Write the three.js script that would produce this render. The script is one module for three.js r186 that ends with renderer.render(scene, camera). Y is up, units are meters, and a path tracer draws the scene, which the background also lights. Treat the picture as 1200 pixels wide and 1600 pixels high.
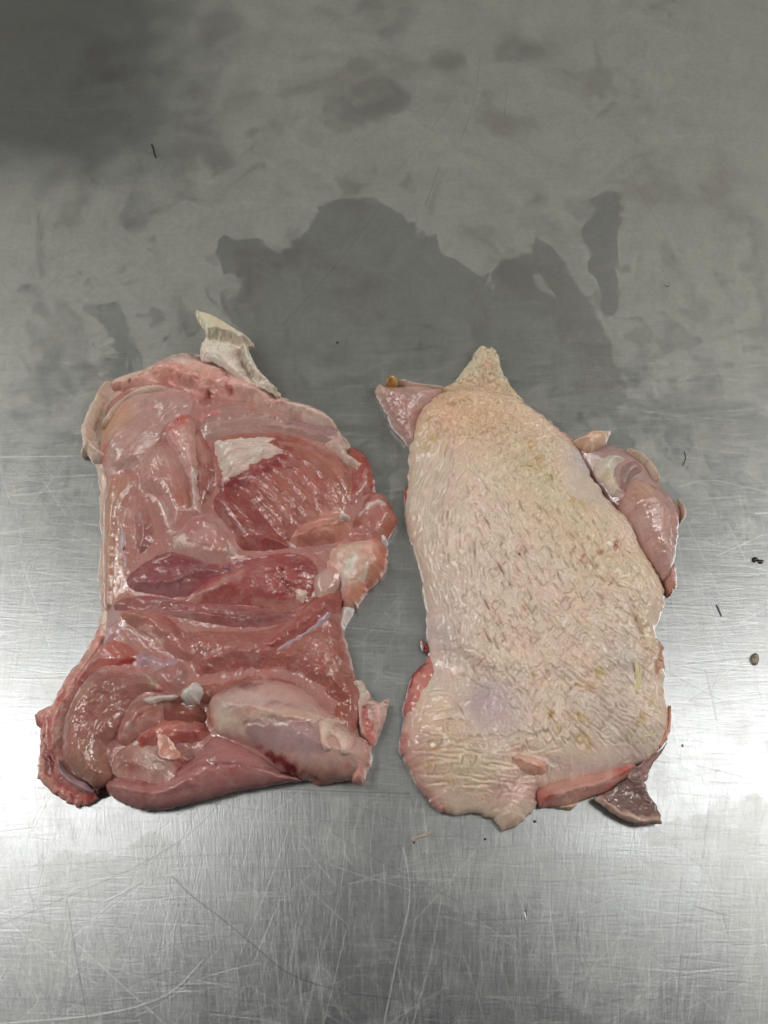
import * as THREE from 'three';
import { mergeGeometries } from 'three/addons/utils/BufferGeometryUtils.js';
import { MarchingCubes } from 'three/addons/objects/MarchingCubes.js';
import { RectAreaLightUniformsLib } from 'three/addons/lights/RectAreaLightUniformsLib.js';
import { createNoise2D } from 'simplex-noise';

// ---------------------------------------------------------------- camera, light, exposure
const scene = new THREE.Scene();
scene.background = new THREE.Color(0.02, 0.02, 0.02);
const TILT = THREE.MathUtils.degToRad(24), FOV = 62, REACH = 0.386;
const camera = new THREE.PerspectiveCamera(FOV, 768 / 1024, 0.02, 30);
camera.position.set(0, REACH * Math.cos(TILT), REACH * Math.sin(TILT));
camera.up.set(0, 0, -1);
camera.lookAt(0, 0, 0);
const renderer = new THREE.WebGLRenderer({ antialias: true });
renderer.setSize(768, 1024);
renderer.toneMapping = THREE.LinearToneMapping;
renderer.toneMappingExposure = 1.0;
renderer.shadowMap.enabled = true;
RectAreaLightUniformsLib.init();
// x, y, z of each lamp, size along x and z, brightness: two wide ones over the worktop, an unseen fill strip added on either side
const LAMPS = [[-0.88, 1.62, -0.08, 0.95, 0.3, 5], [0.9, 1.62, -0.08, 0.95, 0.3, 5], [-1.85, 1.62, -0.35, 0.2, 1.3, 26], [1.9, 1.62, -0.35, 0.2, 1.3, 26]];
const LAMP_UP = 27;
for (const [x, y, z, l, w, bright] of LAMPS) {
  const down = new THREE.RectAreaLight(new THREE.Color(1.0, 0.99, 0.97), bright, l - 0.02, w - 0.02);
  down.position.set(x, y - 0.045, z); down.lookAt(x, 0, z); scene.add(down);
  if (l > w) continue;                                                            // only the added fill strips also light the ceiling
  const up = new THREE.RectAreaLight(new THREE.Color(1.0, 0.99, 0.97), LAMP_UP, l - 0.02, w - 0.02);
  up.position.set(x, y + 0.085, z); up.lookAt(x, 3, z); scene.add(up);
}

// ---------------------------------------------------------------- numbers, noise, measuring
function rng(seed) { let a = seed >>> 0; return () => { a = (a + 0x6D2B79F5) | 0; let t = Math.imul(a ^ (a >>> 15), 1 | a); t = (t + Math.imul(t ^ (t >>> 7), 61 | t)) ^ t; return ((t ^ (t >>> 14)) >>> 0) / 4294967296; }; }
const N1 = createNoise2D(rng(11)), N2 = createNoise2D(rng(29)), N3 = createNoise2D(rng(47));
const clamp = (x, a = 0, b = 1) => Math.min(b, Math.max(a, x)), lerp = (a, b, t) => a + (b - a) * t;
const smooth = (a, b, x) => { const t = clamp((x - a) / (b - a)); return t * t * (3 - 2 * t); };
const fbm = (n, x, y, oct = 4) => { let s = 0, a = 0.5, f = 1; for (let i = 0; i < oct; i++) { s += a * n(x * f, y * f); a *= 0.5; f *= 2.03; } return s; };
const lin = (c) => { c /= 255; return c <= 0.04045 ? c / 12.92 : Math.pow((c + 0.055) / 1.055, 2.4); };
const ALB = 0.8;
const C = (r, g, b) => [lin(r) * ALB, lin(g) * ALB, lin(b) * ALB];
const CT = Math.cos(TILT), ST = Math.sin(TILT), TY = Math.tan(THREE.MathUtils.degToRad(FOV / 2));
// where a point measured on the photograph (1200 x 1600) lies on the table, for a thing h metres above it
function P(u, v, h = 0) {
  const X = ((u - 600) / 800) * TY, Y = ((800 - v) / 800) * TY;
  const dx = X, dy = Y * ST - CT, dz = -Y * CT - ST, s = (h - camera.position.y) / dy;
  return [dx * s, camera.position.z + dz * s];
}
const unit = (u, v, h) => (P(u + 10, v, h)[0] - P(u, v, h)[0]) / 10;             // metres per measured step there
const pairs = (a) => { const r = []; for (let i = 0; i < a.length; i += 2) r.push([a[i], a[i + 1]]); return r; };
function spline(pts, closed, per = 6) {
  const n = pts.length, out = [], g = (i) => closed ? pts[(i + n) % n] : pts[clamp(i, 0, n - 1)];
  for (let i = 0; i < (closed ? n : n - 1); i++) for (let k = 0; k < per; k++) {
    const t = k / per, a = g(i - 1), b = g(i), c = g(i + 1), d = g(i + 2);
    out.push([0, 1].map((j) => 0.5 * (2 * b[j] + (c[j] - a[j]) * t + (2 * a[j] - 5 * b[j] + 4 * c[j] - d[j]) * t * t + (3 * b[j] - a[j] - 3 * c[j] + d[j]) * t * t * t)));
  }
  if (!closed) out.push(pts[n - 1]);
  return out;
}
// distance to a line of points; also the nearest point, how far along it is, and the side
function near(L, x, z, closed, res) {
  let best = 1e9, bx = 0, bz = 0, along = 0, acc = 0, side = 1;
  const n = L.length, m = closed ? n : n - 1;
  for (let i = 0; i < m; i++) {
    const a = L[i], b = L[(i + 1) % n], ex = b[0] - a[0], ez = b[1] - a[1], ll = ex * ex + ez * ez || 1e-18;
    let t = ((x - a[0]) * ex + (z - a[1]) * ez) / ll; t = t < 0 ? 0 : t > 1 ? 1 : t;
    const qx = a[0] + ex * t, qz = a[1] + ez * t, d = (x - qx) * (x - qx) + (z - qz) * (z - qz), len = Math.sqrt(ll);
    if (d < best) { best = d; bx = qx; bz = qz; along = acc + t * len; side = ex * (z - a[1]) - ez * (x - a[0]) > 0 ? 1 : -1; }
    acc += len;
  }
  if (res) { res.x = bx; res.z = bz; res.along = along; res.side = side; res.total = acc; }
  return Math.sqrt(best);
}
function inside(L, x, z) {
  let c = false;
  for (let i = 0, j = L.length - 1; i < L.length; j = i++) {
    const a = L[i], b = L[j];
    if ((a[1] > z) !== (b[1] > z) && x < ((b[0] - a[0]) * (z - a[1])) / (b[1] - a[1]) + a[0]) c = !c;
  }
  return c;
}
const hit = {};
// marks: s = stroke along points, b = oval, p = patch with an outline. Each carries an amount (a colour or millimetres).
function mark(m, hN) {
  const k = m.k, pts = pairs(m.p).map(([u, v]) => P(u, v, hN)), s = unit(m.p[0], m.p[1], hN);
  const o = { k, c: m.c, a: m.a ?? 1, f: m.f ?? 0.6, taper: m.t ?? 0 };
  if (k === 's') { o.L = spline(pts, false, 4); o.w = m.w * s; o.r = o.w * 2.2; }
  if (k === 'p') { o.L = spline(pts, true, 4); o.w = m.w * s; o.r = o.w; }
  if (k === 'b') { o.x = pts[0][0]; o.z = pts[0][1]; o.rx = m.rx * s; o.ry = (m.ry ?? m.rx) * s; const t = ((m.rot ?? 0) * Math.PI) / 180; o.ct = Math.cos(t); o.st = Math.sin(t); o.r = Math.max(o.rx, o.ry) * 2.1; }
  if (k !== 'b') { o.x0 = Math.min(...o.L.map((q) => q[0])) - o.r; o.x1 = Math.max(...o.L.map((q) => q[0])) + o.r; o.z0 = Math.min(...o.L.map((q) => q[1])) - o.r; o.z1 = Math.max(...o.L.map((q) => q[1])) + o.r; }
  else { o.x0 = o.x - o.r; o.x1 = o.x + o.r; o.z0 = o.z - o.r; o.z1 = o.z + o.r; }
  return o;
}
function weight(o, x, z) {
  if (x < o.x0 || x > o.x1 || z < o.z0 || z > o.z1) return 0;
  if (o.k === 'b') { const dx = x - o.x, dz = z - o.z, a = (dx * o.ct + dz * o.st) / o.rx, b = (-dx * o.st + dz * o.ct) / o.ry; return 1 - smooth(1 - o.f, 1 + o.f, Math.sqrt(a * a + b * b)); }
  if (o.k === 's') { const d = near(o.L, x, z, false, hit); let w = o.w; if (o.taper) w *= lerp(1, Math.sqrt(Math.sin(Math.PI * clamp(hit.along / hit.total, 0.02, 0.98))), o.taper); return 1 - smooth(1 - o.f, 1 + o.f, d / w); }
  const d = near(o.L, x, z, true) * (inside(o.L, x, z) ? 1 : -1); return smooth(-o.w, o.w, d);
}
const S = (p, w, c, a, f, t) => ({ k: 's', p, w, c, a, f, t }), B = (u, v, rx, ry, rot, c, a, f) => ({ k: 'b', p: [u, v], rx, ry, rot, c, a, f }), A = (p, w, c, a) => ({ k: 'p', p, w, c, a });

// ---------------------------------------------------------------- fine relief of wet tissue, one tile of 40 mm, no seam
function tile(n, fn) { const d = new Uint8Array(n * n * 4); for (let j = 0; j < n; j++) for (let i = 0; i < n; i++) { const v = fn(i / n, j / n); d.set([v * 255, v * 255, v * 255, 255].map((x) => clamp(Math.round(x), 0, 255)), (j * n + i) * 4); } const t = new THREE.DataTexture(d, n, n); t.wrapS = t.wrapT = THREE.RepeatWrapping; t.magFilter = THREE.LinearFilter; t.needsUpdate = true; return t; }
const GR = (() => { const r = rng(5), t = new Float32Array(65536); for (let i = 0; i < 65536; i++) t[i] = r() * 6.2832; return t; })();
function per(x, y, p, s) {                                                         // gradient noise that repeats after p steps
  const i = Math.floor(x), j = Math.floor(y), f = x - i, g = y - j, q = (t) => t * t * t * (t * (t * 6 - 15) + 10), w = (a) => ((a % p) + p) % p;
  const h = (a, b) => { const t = GR[(w(i + a) * 197 + w(j + b) * 3571 + s * 7919) & 65535]; return Math.cos(t) * (f - a) + Math.sin(t) * (g - b); };
  return lerp(lerp(h(0, 0), h(1, 0), q(f)), lerp(h(0, 1), h(1, 1), q(f)), q(g)) * 1.4;
}
const wetBump = tile(512, (x, y) => 0.5 + 0.24 * per(x * 13, y * 13, 13, 1) + 0.24 * per(x * 27, y * 27, 27, 2) + 0.06 * per(x * 60, y * 60, 60, 3));
const wetRough = tile(256, (x, y) => clamp(0.55 + 0.5 * per(x * 7, y * 7, 7, 4) + 0.3 * per(x * 26, y * 26, 26, 6), 0.1, 1));
const TILE = 0.04;
const flesh = (roughness, bumpScale, o = {}) => new THREE.MeshPhysicalMaterial({ vertexColors: true, roughness, roughnessMap: wetRough, bumpMap: wetBump, bumpScale, ior: 1.45, ...o });
const M = {
  muscle: flesh(0.2, 0.00036, { clearcoat: 0.3, clearcoatRoughness: 0.1 }), slick: flesh(0.16, 0.00026, { clearcoat: 0.4, clearcoatRoughness: 0.08 }), fat: flesh(0.36, 0.0003), skin: flesh(0.4, 0.00014, { clearcoat: 0.5, clearcoatRoughness: 0.14 }), inner: flesh(0.4, 0.0003),
};

// ---------------------------------------------------------------- the top of a piece as it grows: a scrap rides on what lies below it, and creases between muscles are filled with connective tissue
class Surface {
  constructor(x0, x1, z0, z1) { this.c = 0.7e-3; this.x0 = x0; this.z0 = z0; this.nx = Math.ceil((x1 - x0) / this.c); this.nz = Math.ceil((z1 - z0) / this.c); this.h = new Float32Array(this.nx * this.nz); this.soft = []; }
  put(x, z, y) { const i = Math.round((x - this.x0) / this.c), j = Math.round((z - this.z0) / this.c), k = j * this.nx + i; if (i >= 0 && j >= 0 && i < this.nx && j < this.nz && y > this.h[k]) this.h[k] = y; }
  at(x, z, f = this.h) { const a = clamp((x - this.x0) / this.c, 0, this.nx - 1.001), b = clamp((z - this.z0) / this.c, 0, this.nz - 1.001), i = Math.floor(a), j = Math.floor(b), k = j * this.nx + i; return lerp(lerp(f[k], f[k + 1], a - i), lerp(f[k + this.nx], f[k + this.nx + 1], a - i), b - j); }
  blurred(r, times) { let f = this.h; for (let t = 0; t < times; t++) for (const [s, m, q] of [[1, this.nx, this.nz], [this.nx, this.nz, this.nx]]) { const g = new Float32Array(f.length), o = s === 1 ? this.nx : 1; for (let b = 0; b < q; b++) for (let a = 0; a < m; a++) { let v = 0; for (let d = -r; d <= r; d++) v += f[b * o + clamp(a + d, 0, m - 1) * s]; g[b * o + a * s] = v / (2 * r + 1); } f = g; } return f; }
  finish(amount) {
    const f = this.blurred(3, 2);
    for (const [g, n] of this.soft) { const p = g.attributes.position; for (let i = 0; i < n; i++) { const b = this.at(p.getX(i), p.getZ(i), f), y = p.getY(i); if (b > y && b < y + 9e-3) p.setY(i, y + amount * (b - y)); } g.computeVertexNormals(); }
  }
}
let SURF = null;

// ---------------------------------------------------------------- one piece of tissue: a closed shell over an outline
// o outline; h crown height, y0 rim height, w width of the rounded edge (all mm); th = thickness when it is a thin sheet; up / paint = relief and colour marks
function tissue(name, parent, q, label) {
  const mm = 1e-3, hN = (q.at ?? (q.ride ? 14 : null) ?? (q.th ? q.y0 : lerp(q.y0, q.h, 0.45))) * mm, cell = (q.cell ?? 0.5) * mm, w = (q.w ?? 6) * (SURF && SURF.film && !q.th && !q.ride && q.soft === undefined && q.m !== M.fat ? 0.68 : 1) * mm, rough = 0.6 * (q.rough ?? 0.35);
  const L = spline(pairs(q.o).map(([u, v]) => P(u, v, hN)), true, 5);
  for (let i = 0; i < L.length; i++) { const p = L[i], d = (q.edge ?? 0.25) * mm; L[i] = [p[0] + d * (N1(p[0] * 260, p[1] * 260) + 0.6 * N1(p[0] * 700, p[1] * 700)), p[1] + d * (N2(p[0] * 260, p[1] * 260) + 0.6 * N2(p[0] * 700, p[1] * 700))]; }
  const grow = (q.grow ?? (SURF && SURF.film && !q.th && !q.ride && q.soft === undefined && q.m !== M.fat && q.h > 9 ? 1.1 : 0)) * mm;
  if (grow) { let ar = 0; for (let i = 0; i < L.length; i++) { const a = L[i], b = L[(i + 1) % L.length]; ar += a[0] * b[1] - b[0] * a[1]; } const sg = ar > 0 ? 1 : -1, K = L.map((p, i) => { const a = L[(i + L.length - 2) % L.length], b = L[(i + 2) % L.length], dx = b[0] - a[0], dz = b[1] - a[1], d = Math.hypot(dx, dz) || 1; return [p[0] + (sg * grow * dz) / d, p[1] - (sg * grow * dx) / d]; }); K.forEach((p, i) => (L[i] = p)); }
  const xs = L.map((p) => p[0]), zs = L.map((p) => p[1]), x0 = Math.min(...xs) - cell, z0 = Math.min(...zs) - cell;
  const nx = Math.ceil((Math.max(...xs) - x0) / cell) + 2, nz = Math.ceil((Math.max(...zs) - z0) / cell) + 2;
  const sd = new Float32Array(nx * nz), X = new Float32Array(nx * nz), Z = new Float32Array(nx * nz), r = {};
  for (let j = 0; j < nz; j++) for (let i = 0; i < nx; i++) {
    const k = j * nx + i, x = x0 + i * cell, z = z0 + j * cell, inn = inside(L, x, z), d = near(L, x, z, true, r);
    sd[k] = inn ? d : -d; X[k] = x; Z[k] = z;
    if (!inn && d < cell * 1.5) { X[k] = r.x; Z[k] = r.z; }
  }
  const up = (q.up ?? []).map((m) => mark(m, hN)), paint = (q.paint ?? []).map((m) => mark(m, hN));
  const fib = q.fib && { ...q.fib, L: spline(pairs(q.fib.p).map(([u, v]) => P(u, v, hN)), false, 4) };
  if (q.ride) q.rideOn = SURF.blurred(1, 1);
  const ids = new Int32Array(nx * nz).fill(-1), use = [];
  for (let j = 0; j < nz - 1; j++) for (let i = 0; i < nx - 1; i++) {
    const k = j * nx + i, q4 = [k, k + 1, k + nx, k + nx + 1];
    if (q4.some((e) => sd[e] > 0) ) for (const e of q4) if (ids[e] < 0) { ids[e] = use.length; use.push(e); }
  }
  const n = use.length, pos = new Float32Array(n * 6), col = new Float32Array(n * 6), uv = new Float32Array(n * 4);
  for (let t = 0; t < n; t++) {
    const k = use[t], x = X[k], z = Z[k], d = Math.max(0, sd[k]), e = clamp(d / w), prof = lerp(Math.sqrt(1 - (1 - e) * (1 - e)), e * e * (3 - 2 * e), q.soft ?? SOFT.get(q.m ?? M.muscle) ?? 0), in2 = smooth(0, 2.5e-3, d);
    const wx = x + mm * (1.0 * N1(x * 150 + 7, z * 150) + 0.45 * N2(x * 600, z * 600)), wz = z + mm * (1.0 * N2(x * 150, z * 150 + 9) + 0.45 * N1(x * 600 + 5, z * 600));
    let y = 0, fn = 0, fs = 0;
    for (const m of up) y += m.c * m.a * weight(m, wx, wz);
    y += rough * in2 * (fbm(N3, x * 110, z * 110, 2) * 1.8 + 0.35 * N1(x * 900, z * 900));
    if (fib) {
      const dd = near(fib.L, x, z, false, r) * r.side, wob = 0.6 * N3(r.along * 120, dd * 120);
      const g = dd * 1000 * (fib.n ?? 1.3) + wob;
      fn = N1(r.along * (fib.s ?? 40), g) + 0.6 * N2(r.along * (fib.s ?? 40) * 1.7, g * 2.1);
      fs = Math.max(0, 1 - Math.abs(N2(r.along * (fib.s ?? 40) * 0.6 + 3, g * 0.5)) * 4) * smooth(-0.2, 0.5, N3(r.along * 90, dd * 90));
      y += 1.7 * (fib.h ?? 0.15) * in2 * fn;
    }
    if (q.relief) y += q.relief(x, z, d, in2);
    const flat = SURF && SURF.film && !q.th && !q.ride && q.soft === undefined && q.m !== M.fat, under = q.ride ? SURF.at(x, z, q.rideOn) * 1000 : 0, base = q.y0 + under, hh = (flat && q.h > 9 ? 9.5 + (q.h - 9.5) * 0.62 : q.h) + under, top = q.th ? base + y * prof + (q.th / 2) * prof : base + (hh - base) * prof + y * lerp(0.15, 1, prof);
    const bot = q.th ? base + y * prof - (q.th / 2) * prof : q.ride ? base - 1.2 : Math.min(base, q.b ?? base) - 0.3 * prof;
    pos.set([x, Math.max(top, 0.25) * mm, z], t * 3);
    pos.set([x, Math.max(Math.min(bot, top - 0.05), 0.15) * mm, z], (n + t) * 3);
    if (SURF) SURF.put(x, z, pos[t * 3 + 1]);
    let [cr, cg, cb] = q.c;
    if (q.tint) [cr, cg, cb] = q.tint(x, z, cr, cg, cb);
    for (const m of paint) { const a = m.a * weight(m, wx, wz); if (a > 0) { cr = lerp(cr, m.c[0], a); cg = lerp(cg, m.c[1], a); cb = lerp(cb, m.c[2], a); } }
    if (fib) { const a = 1.25 * (fib.a ?? 0.25) * clamp(fs), b = 1 + (fib.v ?? 0.1) * fn, fc = fib.c ?? FIB; cr = lerp(cr * b, fc[0], a); cg = lerp(cg * b, fc[1], a); cb = lerp(cb * b, fc[2], a); }
    if (SURF && SURF.film && (q.m ?? M.muscle) !== M.fat && q.m !== M.skin) {
      const fl = SURF.film * smooth(0.05, 0.75, fbm(N1, x * 75 + 31, z * 75, 4) + 0.35 * N3(x * 420, z * 420)), bl = 0.3 * smooth(0.25, 0.8, fbm(N2, x * 70 - 17, z * 70, 4));
      cr = lerp(cr, FILM[0], fl); cg = lerp(cg, FILM[1], fl); cb = lerp(cb, FILM[2], fl); cg *= 1 - bl; cb *= 1 - bl * 0.9;
    }
    if (SURF && SURF.film) { const gy = (cr + cg + cb) / 3 * 1.04, sat = 0.12 * clamp((cg / cr - 0.15) * 4); cr = lerp(cr, gy, sat * 0.6); cg = lerp(cg, gy, sat); cb = lerp(cb, gy, sat * 1.05); cr *= 1.0; cg *= 0.975; cb *= 0.97; }
    const v = q.vary ?? 0.12, m1 = 1 + v * fbm(N2, x * 90 + 3, z * 90, 4) + v * 0.5 * N3(x * 1100, z * 1100), m2 = v * 0.8 * fbm(N1, x * 60, z * 60 + 5, 3);
    cr *= m1 * (1 + 0.25 * m2); cg *= m1 * (1 - m2); cb *= m1 * (1 - 0.8 * m2);
    col.set([cr, cg, cb, cr, cg, cb].map((c) => clamp(c, 0.002, 0.9)).slice(0, 3), t * 3);
    for (let c = 0; c < 3; c++) col[(n + t) * 3 + c] = col[t * 3 + c];
    uv.set([x / TILE, z / TILE], t * 2); uv.set([x / TILE, z / TILE], (n + t) * 2);
  }
  const idx = [], rim = (k) => sd[k] <= 0;
  const bid = (k) => (rim(k) ? ids[k] : n + ids[k]);
  for (let j = 0; j < nz - 1; j++) for (let i = 0; i < nx - 1; i++) {
    const a = j * nx + i, b = a + 1, c = a + nx, d = c + 1;
    if (!(sd[a] > 0 || sd[b] > 0 || sd[c] > 0 || sd[d] > 0)) continue;
    const tri = (p, s, t) => { if (rim(p) && rim(s) && rim(t)) return; idx.push(ids[p], ids[s], ids[t], bid(p), bid(t), bid(s)); };
    if ((i + j) % 2) { tri(a, c, b); tri(b, c, d); } else { tri(a, c, d); tri(a, d, b); }
  }
  const g = new THREE.BufferGeometry();
  g.setAttribute('position', new THREE.BufferAttribute(pos, 3)); g.setAttribute('color', new THREE.BufferAttribute(col, 3)); g.setAttribute('uv', new THREE.BufferAttribute(uv, 2));
  g.setIndex(idx); g.computeVertexNormals();
  const o = new THREE.Mesh(g, q.m ?? M.muscle); o.name = name; o.castShadow = o.receiveShadow = true;
  if (!parent.isMesh) o.position.set(-parent.position.x, 0, -parent.position.z);
  if (label) o.userData.label = label;
  parent.add(o);
  if (SURF && !q.th && !q.ride && q.soft === undefined && q.m !== M.fat) SURF.soft.push([g, n]);
  TRI.n += idx.length / 3;
  return o;
}
const SOFT = new Map([[M.muscle, 0.3], [M.slick, 0.25], [M.fat, 0.15]]);
const TRI = { n: 0 };
const FILM = C(214, 172, 166), FIB = C(214, 160, 146);
function thing(name, label, category, u, v, group) {
  const o = new THREE.Group(), [x, z] = P(u, v); o.name = name; o.position.set(x, 0, z); o.userData = { label, category };
  if (group) o.userData.group = group;
  scene.add(o); return o;
}
// ---------------------------------------------------------------- the room that the steel mirrors
function box(x0, x1, y0, y1, z0, z1) { const g = new THREE.BoxGeometry(x1 - x0, y1 - y0, z1 - z0); g.translate((x0 + x1) / 2, (y0 + y1) / 2, (z0 + z1) / 2); return g; }
function solid(name, g, m, parent = scene) { const o = new THREE.Mesh(g, m); o.name = name; o.castShadow = o.receiveShadow = true; if (parent === scene) o.userData.kind = 'structure'; parent.add(o); return o; }
const plain = (r, g, b, roughness = 0.8) => new THREE.MeshStandardMaterial({ color: new THREE.Color().setRGB(r, g, b), roughness });
const wallPaint = plain(0.62, 0.62, 0.57), floorTile = plain(0.28, 0.27, 0.25);
solid('ceiling', box(-2.6, 2.6, 2.0, 2.1, -3.2, 2.2), plain(0.72, 0.71, 0.65));
solid('floor', box(-2.6, 2.6, -0.98, -0.88, -3.2, 2.2), floorTile);
solid('wall', box(-2.6, 2.6, -0.88, 2.0, -3.3, -3.2), wallPaint); solid('wall_001', box(-2.6, 2.6, -0.88, 2.0, 2.2, 2.3), wallPaint);
solid('wall_002', box(-2.7, -2.6, -0.88, 2.0, -3.2, 2.2), wallPaint); solid('wall_003', box(2.6, 2.7, -0.88, 2.0, -3.2, 2.2), wallPaint);
const glow = new THREE.MeshStandardMaterial({ color: 0xffffff, emissive: new THREE.Color(1, 0.965, 0.9), emissiveIntensity: 1.2, roughness: 0.6 }), metalWhite = plain(0.78, 0.78, 0.76, 0.4);
LAMPS.forEach(([x, y, z, l, w], i) => {
  const t = new THREE.Group(); t.name = i ? 'strip_light_00' + i : 'strip_light'; t.position.set(x, y, z);  // the narrow ones are unseen fill strips added to brighten the meat
  t.userData = { label: ['wide dim white lamp hanging over the left half of the worktop', 'wide dim white lamp hanging over the right half of the worktop', 'added fill strip, out of view on the far left, running front to back', 'added fill strip, out of view on the far right, running front to back'][i], category: 'lamp', group: 'hanging lamps' };
  scene.add(t);
  solid('housing', box(-l / 2, l / 2, 0, 0.05, -w / 2, w / 2), metalWhite, t);
  solid('diffuser', box(-l / 2 + 0.01, l / 2 - 0.01, -0.035, -0.001, -w / 2 + 0.01, w / 2 - 0.01), glow, t);
  if (l < w) solid('diffuser', box(-l / 2 + 0.01, l / 2 - 0.01, 0.051, 0.08, -w / 2 + 0.01, w / 2 - 0.01), glow, t);
  for (const s of [-1, 1]) { const r = new THREE.CylinderGeometry(0.004, 0.004, 2.0 - y - 0.05, 10); r.translate((s * l) / 3, 0.05 + (2.0 - y - 0.05) / 2, 0); solid('rod', r, metalWhite, t); }
});
{ // dark extractor hood, seen only as the dark blur in the upper left of the steel
  const t = new THREE.Group(); t.name = 'extractor_hood'; t.position.set(-1.0, 1.2, -1.62);
  t.userData = { label: 'dark brown extractor hood that darkens the upper left of the steel', category: 'hood' }; scene.add(t);
  const dark = plain(0.035, 0.026, 0.022, 0.6), sh = new THREE.Shape([[-0.62, 0], [0.62, 0], [0.62, 0.08], [0.24, 0.5], [-0.24, 0.5], [-0.62, 0.08]].map((p) => new THREE.Vector2(...p)));
  const g = new THREE.ExtrudeGeometry(sh, { depth: 0.62, bevelEnabled: true, bevelSize: 0.008, bevelThickness: 0.008, bevelSegments: 2 }); g.translate(0, 0, -0.31);
  solid('canopy', g, dark, t); solid('duct', box(-0.2, 0.2, 0.512, 0.75, -0.2, 0.2), dark, t);
}
const HELD = new THREE.Vector3(0, camera.position.y + 0.012 * Math.cos(TILT) - 0.055 * Math.sin(TILT), camera.position.z + 0.012 * Math.sin(TILT) + 0.055 * Math.cos(TILT));
{ // the person who leans over the worktop; the steel shows only the dark blur of head and shoulders
  const bones = [[0, -0.85, 0.56, 0, -0.1, 0.54, 0.16, 0.15], [0, -0.1, 0.54, 0, 0.38, 0.35, 0.16, 0.17], [-0.11, 0.46, 0.29, 0.11, 0.46, 0.29, 0.12, 0.12], [0, 0.5, 0.26, 0, 0.6, 0.22, 0.065, 0.06],
    [-0.2, 0.46, 0.29, -0.27, 0.25, 0.38, 0.06, 0.05], [-0.27, 0.25, 0.38, -0.09, 0.31, 0.29, 0.046, 0.034], [0.2, 0.46, 0.29, 0.27, 0.25, 0.38, 0.06, 0.05], [0.27, 0.25, 0.38, 0.09, 0.31, 0.29, 0.046, 0.034]];
  const cap = (b, x, y, z) => { const dx = b[3] - b[0], dy = b[4] - b[1], dz = b[5] - b[2], t = clamp(((x - b[0]) * dx + (y - b[1]) * dy + (z - b[2]) * dz) / (dx * dx + dy * dy + dz * dz)); return Math.hypot(x - b[0] - dx * t, y - b[1] - dy * t, z - b[2] - dz * t) - lerp(b[6], b[7], t); };
  function body(name, R, half, c, fn, m, parent) {
    const mc = new MarchingCubes(R, m, false, false, 400000); mc.isolation = 0;
    for (let k = 0; k < R; k++) for (let j = 0; j < R; j++) for (let i = 0; i < R; i++) mc.field[i + j * R + k * R * R] = -fn(c[0] + ((i - R / 2) / (R / 2)) * half, c[1] + ((j - R / 2) / (R / 2)) * half, c[2] + ((k - R / 2) / (R / 2)) * half);
    mc.update();
    const g = new THREE.BufferGeometry(), n = mc.count;
    g.setAttribute('position', new THREE.BufferAttribute(mc.positionArray.slice(0, n * 3), 3)); g.setAttribute('normal', new THREE.BufferAttribute(mc.normalArray.slice(0, n * 3), 3));
    g.scale(half, half, half); g.translate(...c); return solid(name, g, m, parent);
  }
  const t = new THREE.Group(); t.name = 'person'; t.userData = { label: 'person in dark clothes leaning over the near edge of the worktop', category: 'person' }; scene.add(t);
  const smin = (a, b, k) => { const h = clamp(0.5 + (0.5 * (b - a)) / k); return lerp(b, a, h) - k * h * (1 - h); };
  body('jacket', 64, 0.86, [0, -0.15, 0.5], (x, y, z) => { let d = 9; for (const b of bones) d = smin(d, cap(b, x, y, z), 0.05); return d; }, plain(0.018, 0.02, 0.026, 0.9), t);
  body('head', 40, 0.18, [0, 0.67, 0.19], (x, y, z) => {
    y += 0.06; z += 0.2;
    let d = Math.hypot(x / 0.076, (y - 0.75) / 0.112, (z - 0.4) / 0.092) - 1; d *= 0.08;
    d = smin(d, cap([0, 0.74, 0.315, 0, 0.705, 0.3, 0.012, 0.014], x, y, z), 0.012);
    for (const s of [-1, 1]) d = smin(d, Math.hypot((x - s * 0.079) / 0.5, (y - 0.735) / 1.4, z - 0.41) - 0.02, 0.01);
    return smin(d, cap([0, 0.66, 0.34, 0, 0.655, 0.36, 0.03, 0.04], x, y, z), 0.03);
  }, plain(0.3, 0.19, 0.14, 0.6), t);
  body('hair', 40, 0.18, [0, 0.71, 0.21], (x, y, z) => { y += 0.06; z += 0.2; return Math.max(0.085 * (Math.hypot(x / 0.085, (y - 0.765) / 0.118, (z - 0.425) / 0.1) - 1), 0.74 - y + (z - 0.4) * -1.6 - 0.02); }, plain(0.016, 0.013, 0.012, 0.7), t);
  for (const s of [-1, 1]) {   // hands along the long sides of the telephone: palm, four fingers, thumb
    const at = (a, b, c) => { const v = new THREE.Vector3(s * a, b, c).applyEuler(new THREE.Euler(TILT, 0, 0)); return [v.x, v.y + HELD.y, v.z + HELD.z]; }, F = (a, b, ra, rb) => [...at(...a), ...at(...b), ra, rb];
    const hb = [F([0.062, -0.012, 0.075], [0.054, -0.006, 0.03], 0.021, 0.018)];
    [[0.0, 0.036], [0.019, 0.04], [0.038, 0.038], [0.056, 0.03]].forEach(([z, l]) => { hb.push(F([0.05, 0.012, z + 0.012], [0.046, 0.022, z], 0.0095, 0.009), F([0.046, 0.022, z], [0.046 - l, 0.0225, z - 0.004], 0.009, 0.0075)); });
    hb.push(F([0.058, -0.012, 0.06], [0.046, -0.018, 0.03], 0.012, 0.0105), F([0.046, -0.018, 0.03], [0.026, -0.016, 0.014], 0.0105, 0.0085));
    const c = at(0.045, 0, 0.04);
    body('hand', 56, 0.085, c, (x, y, z) => { let d = 9; for (const q of hb) d = smin(d, cap(q, x, y, z), 0.006); return d; }, plain(0.3, 0.19, 0.14, 0.6), t);
  }
}
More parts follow.
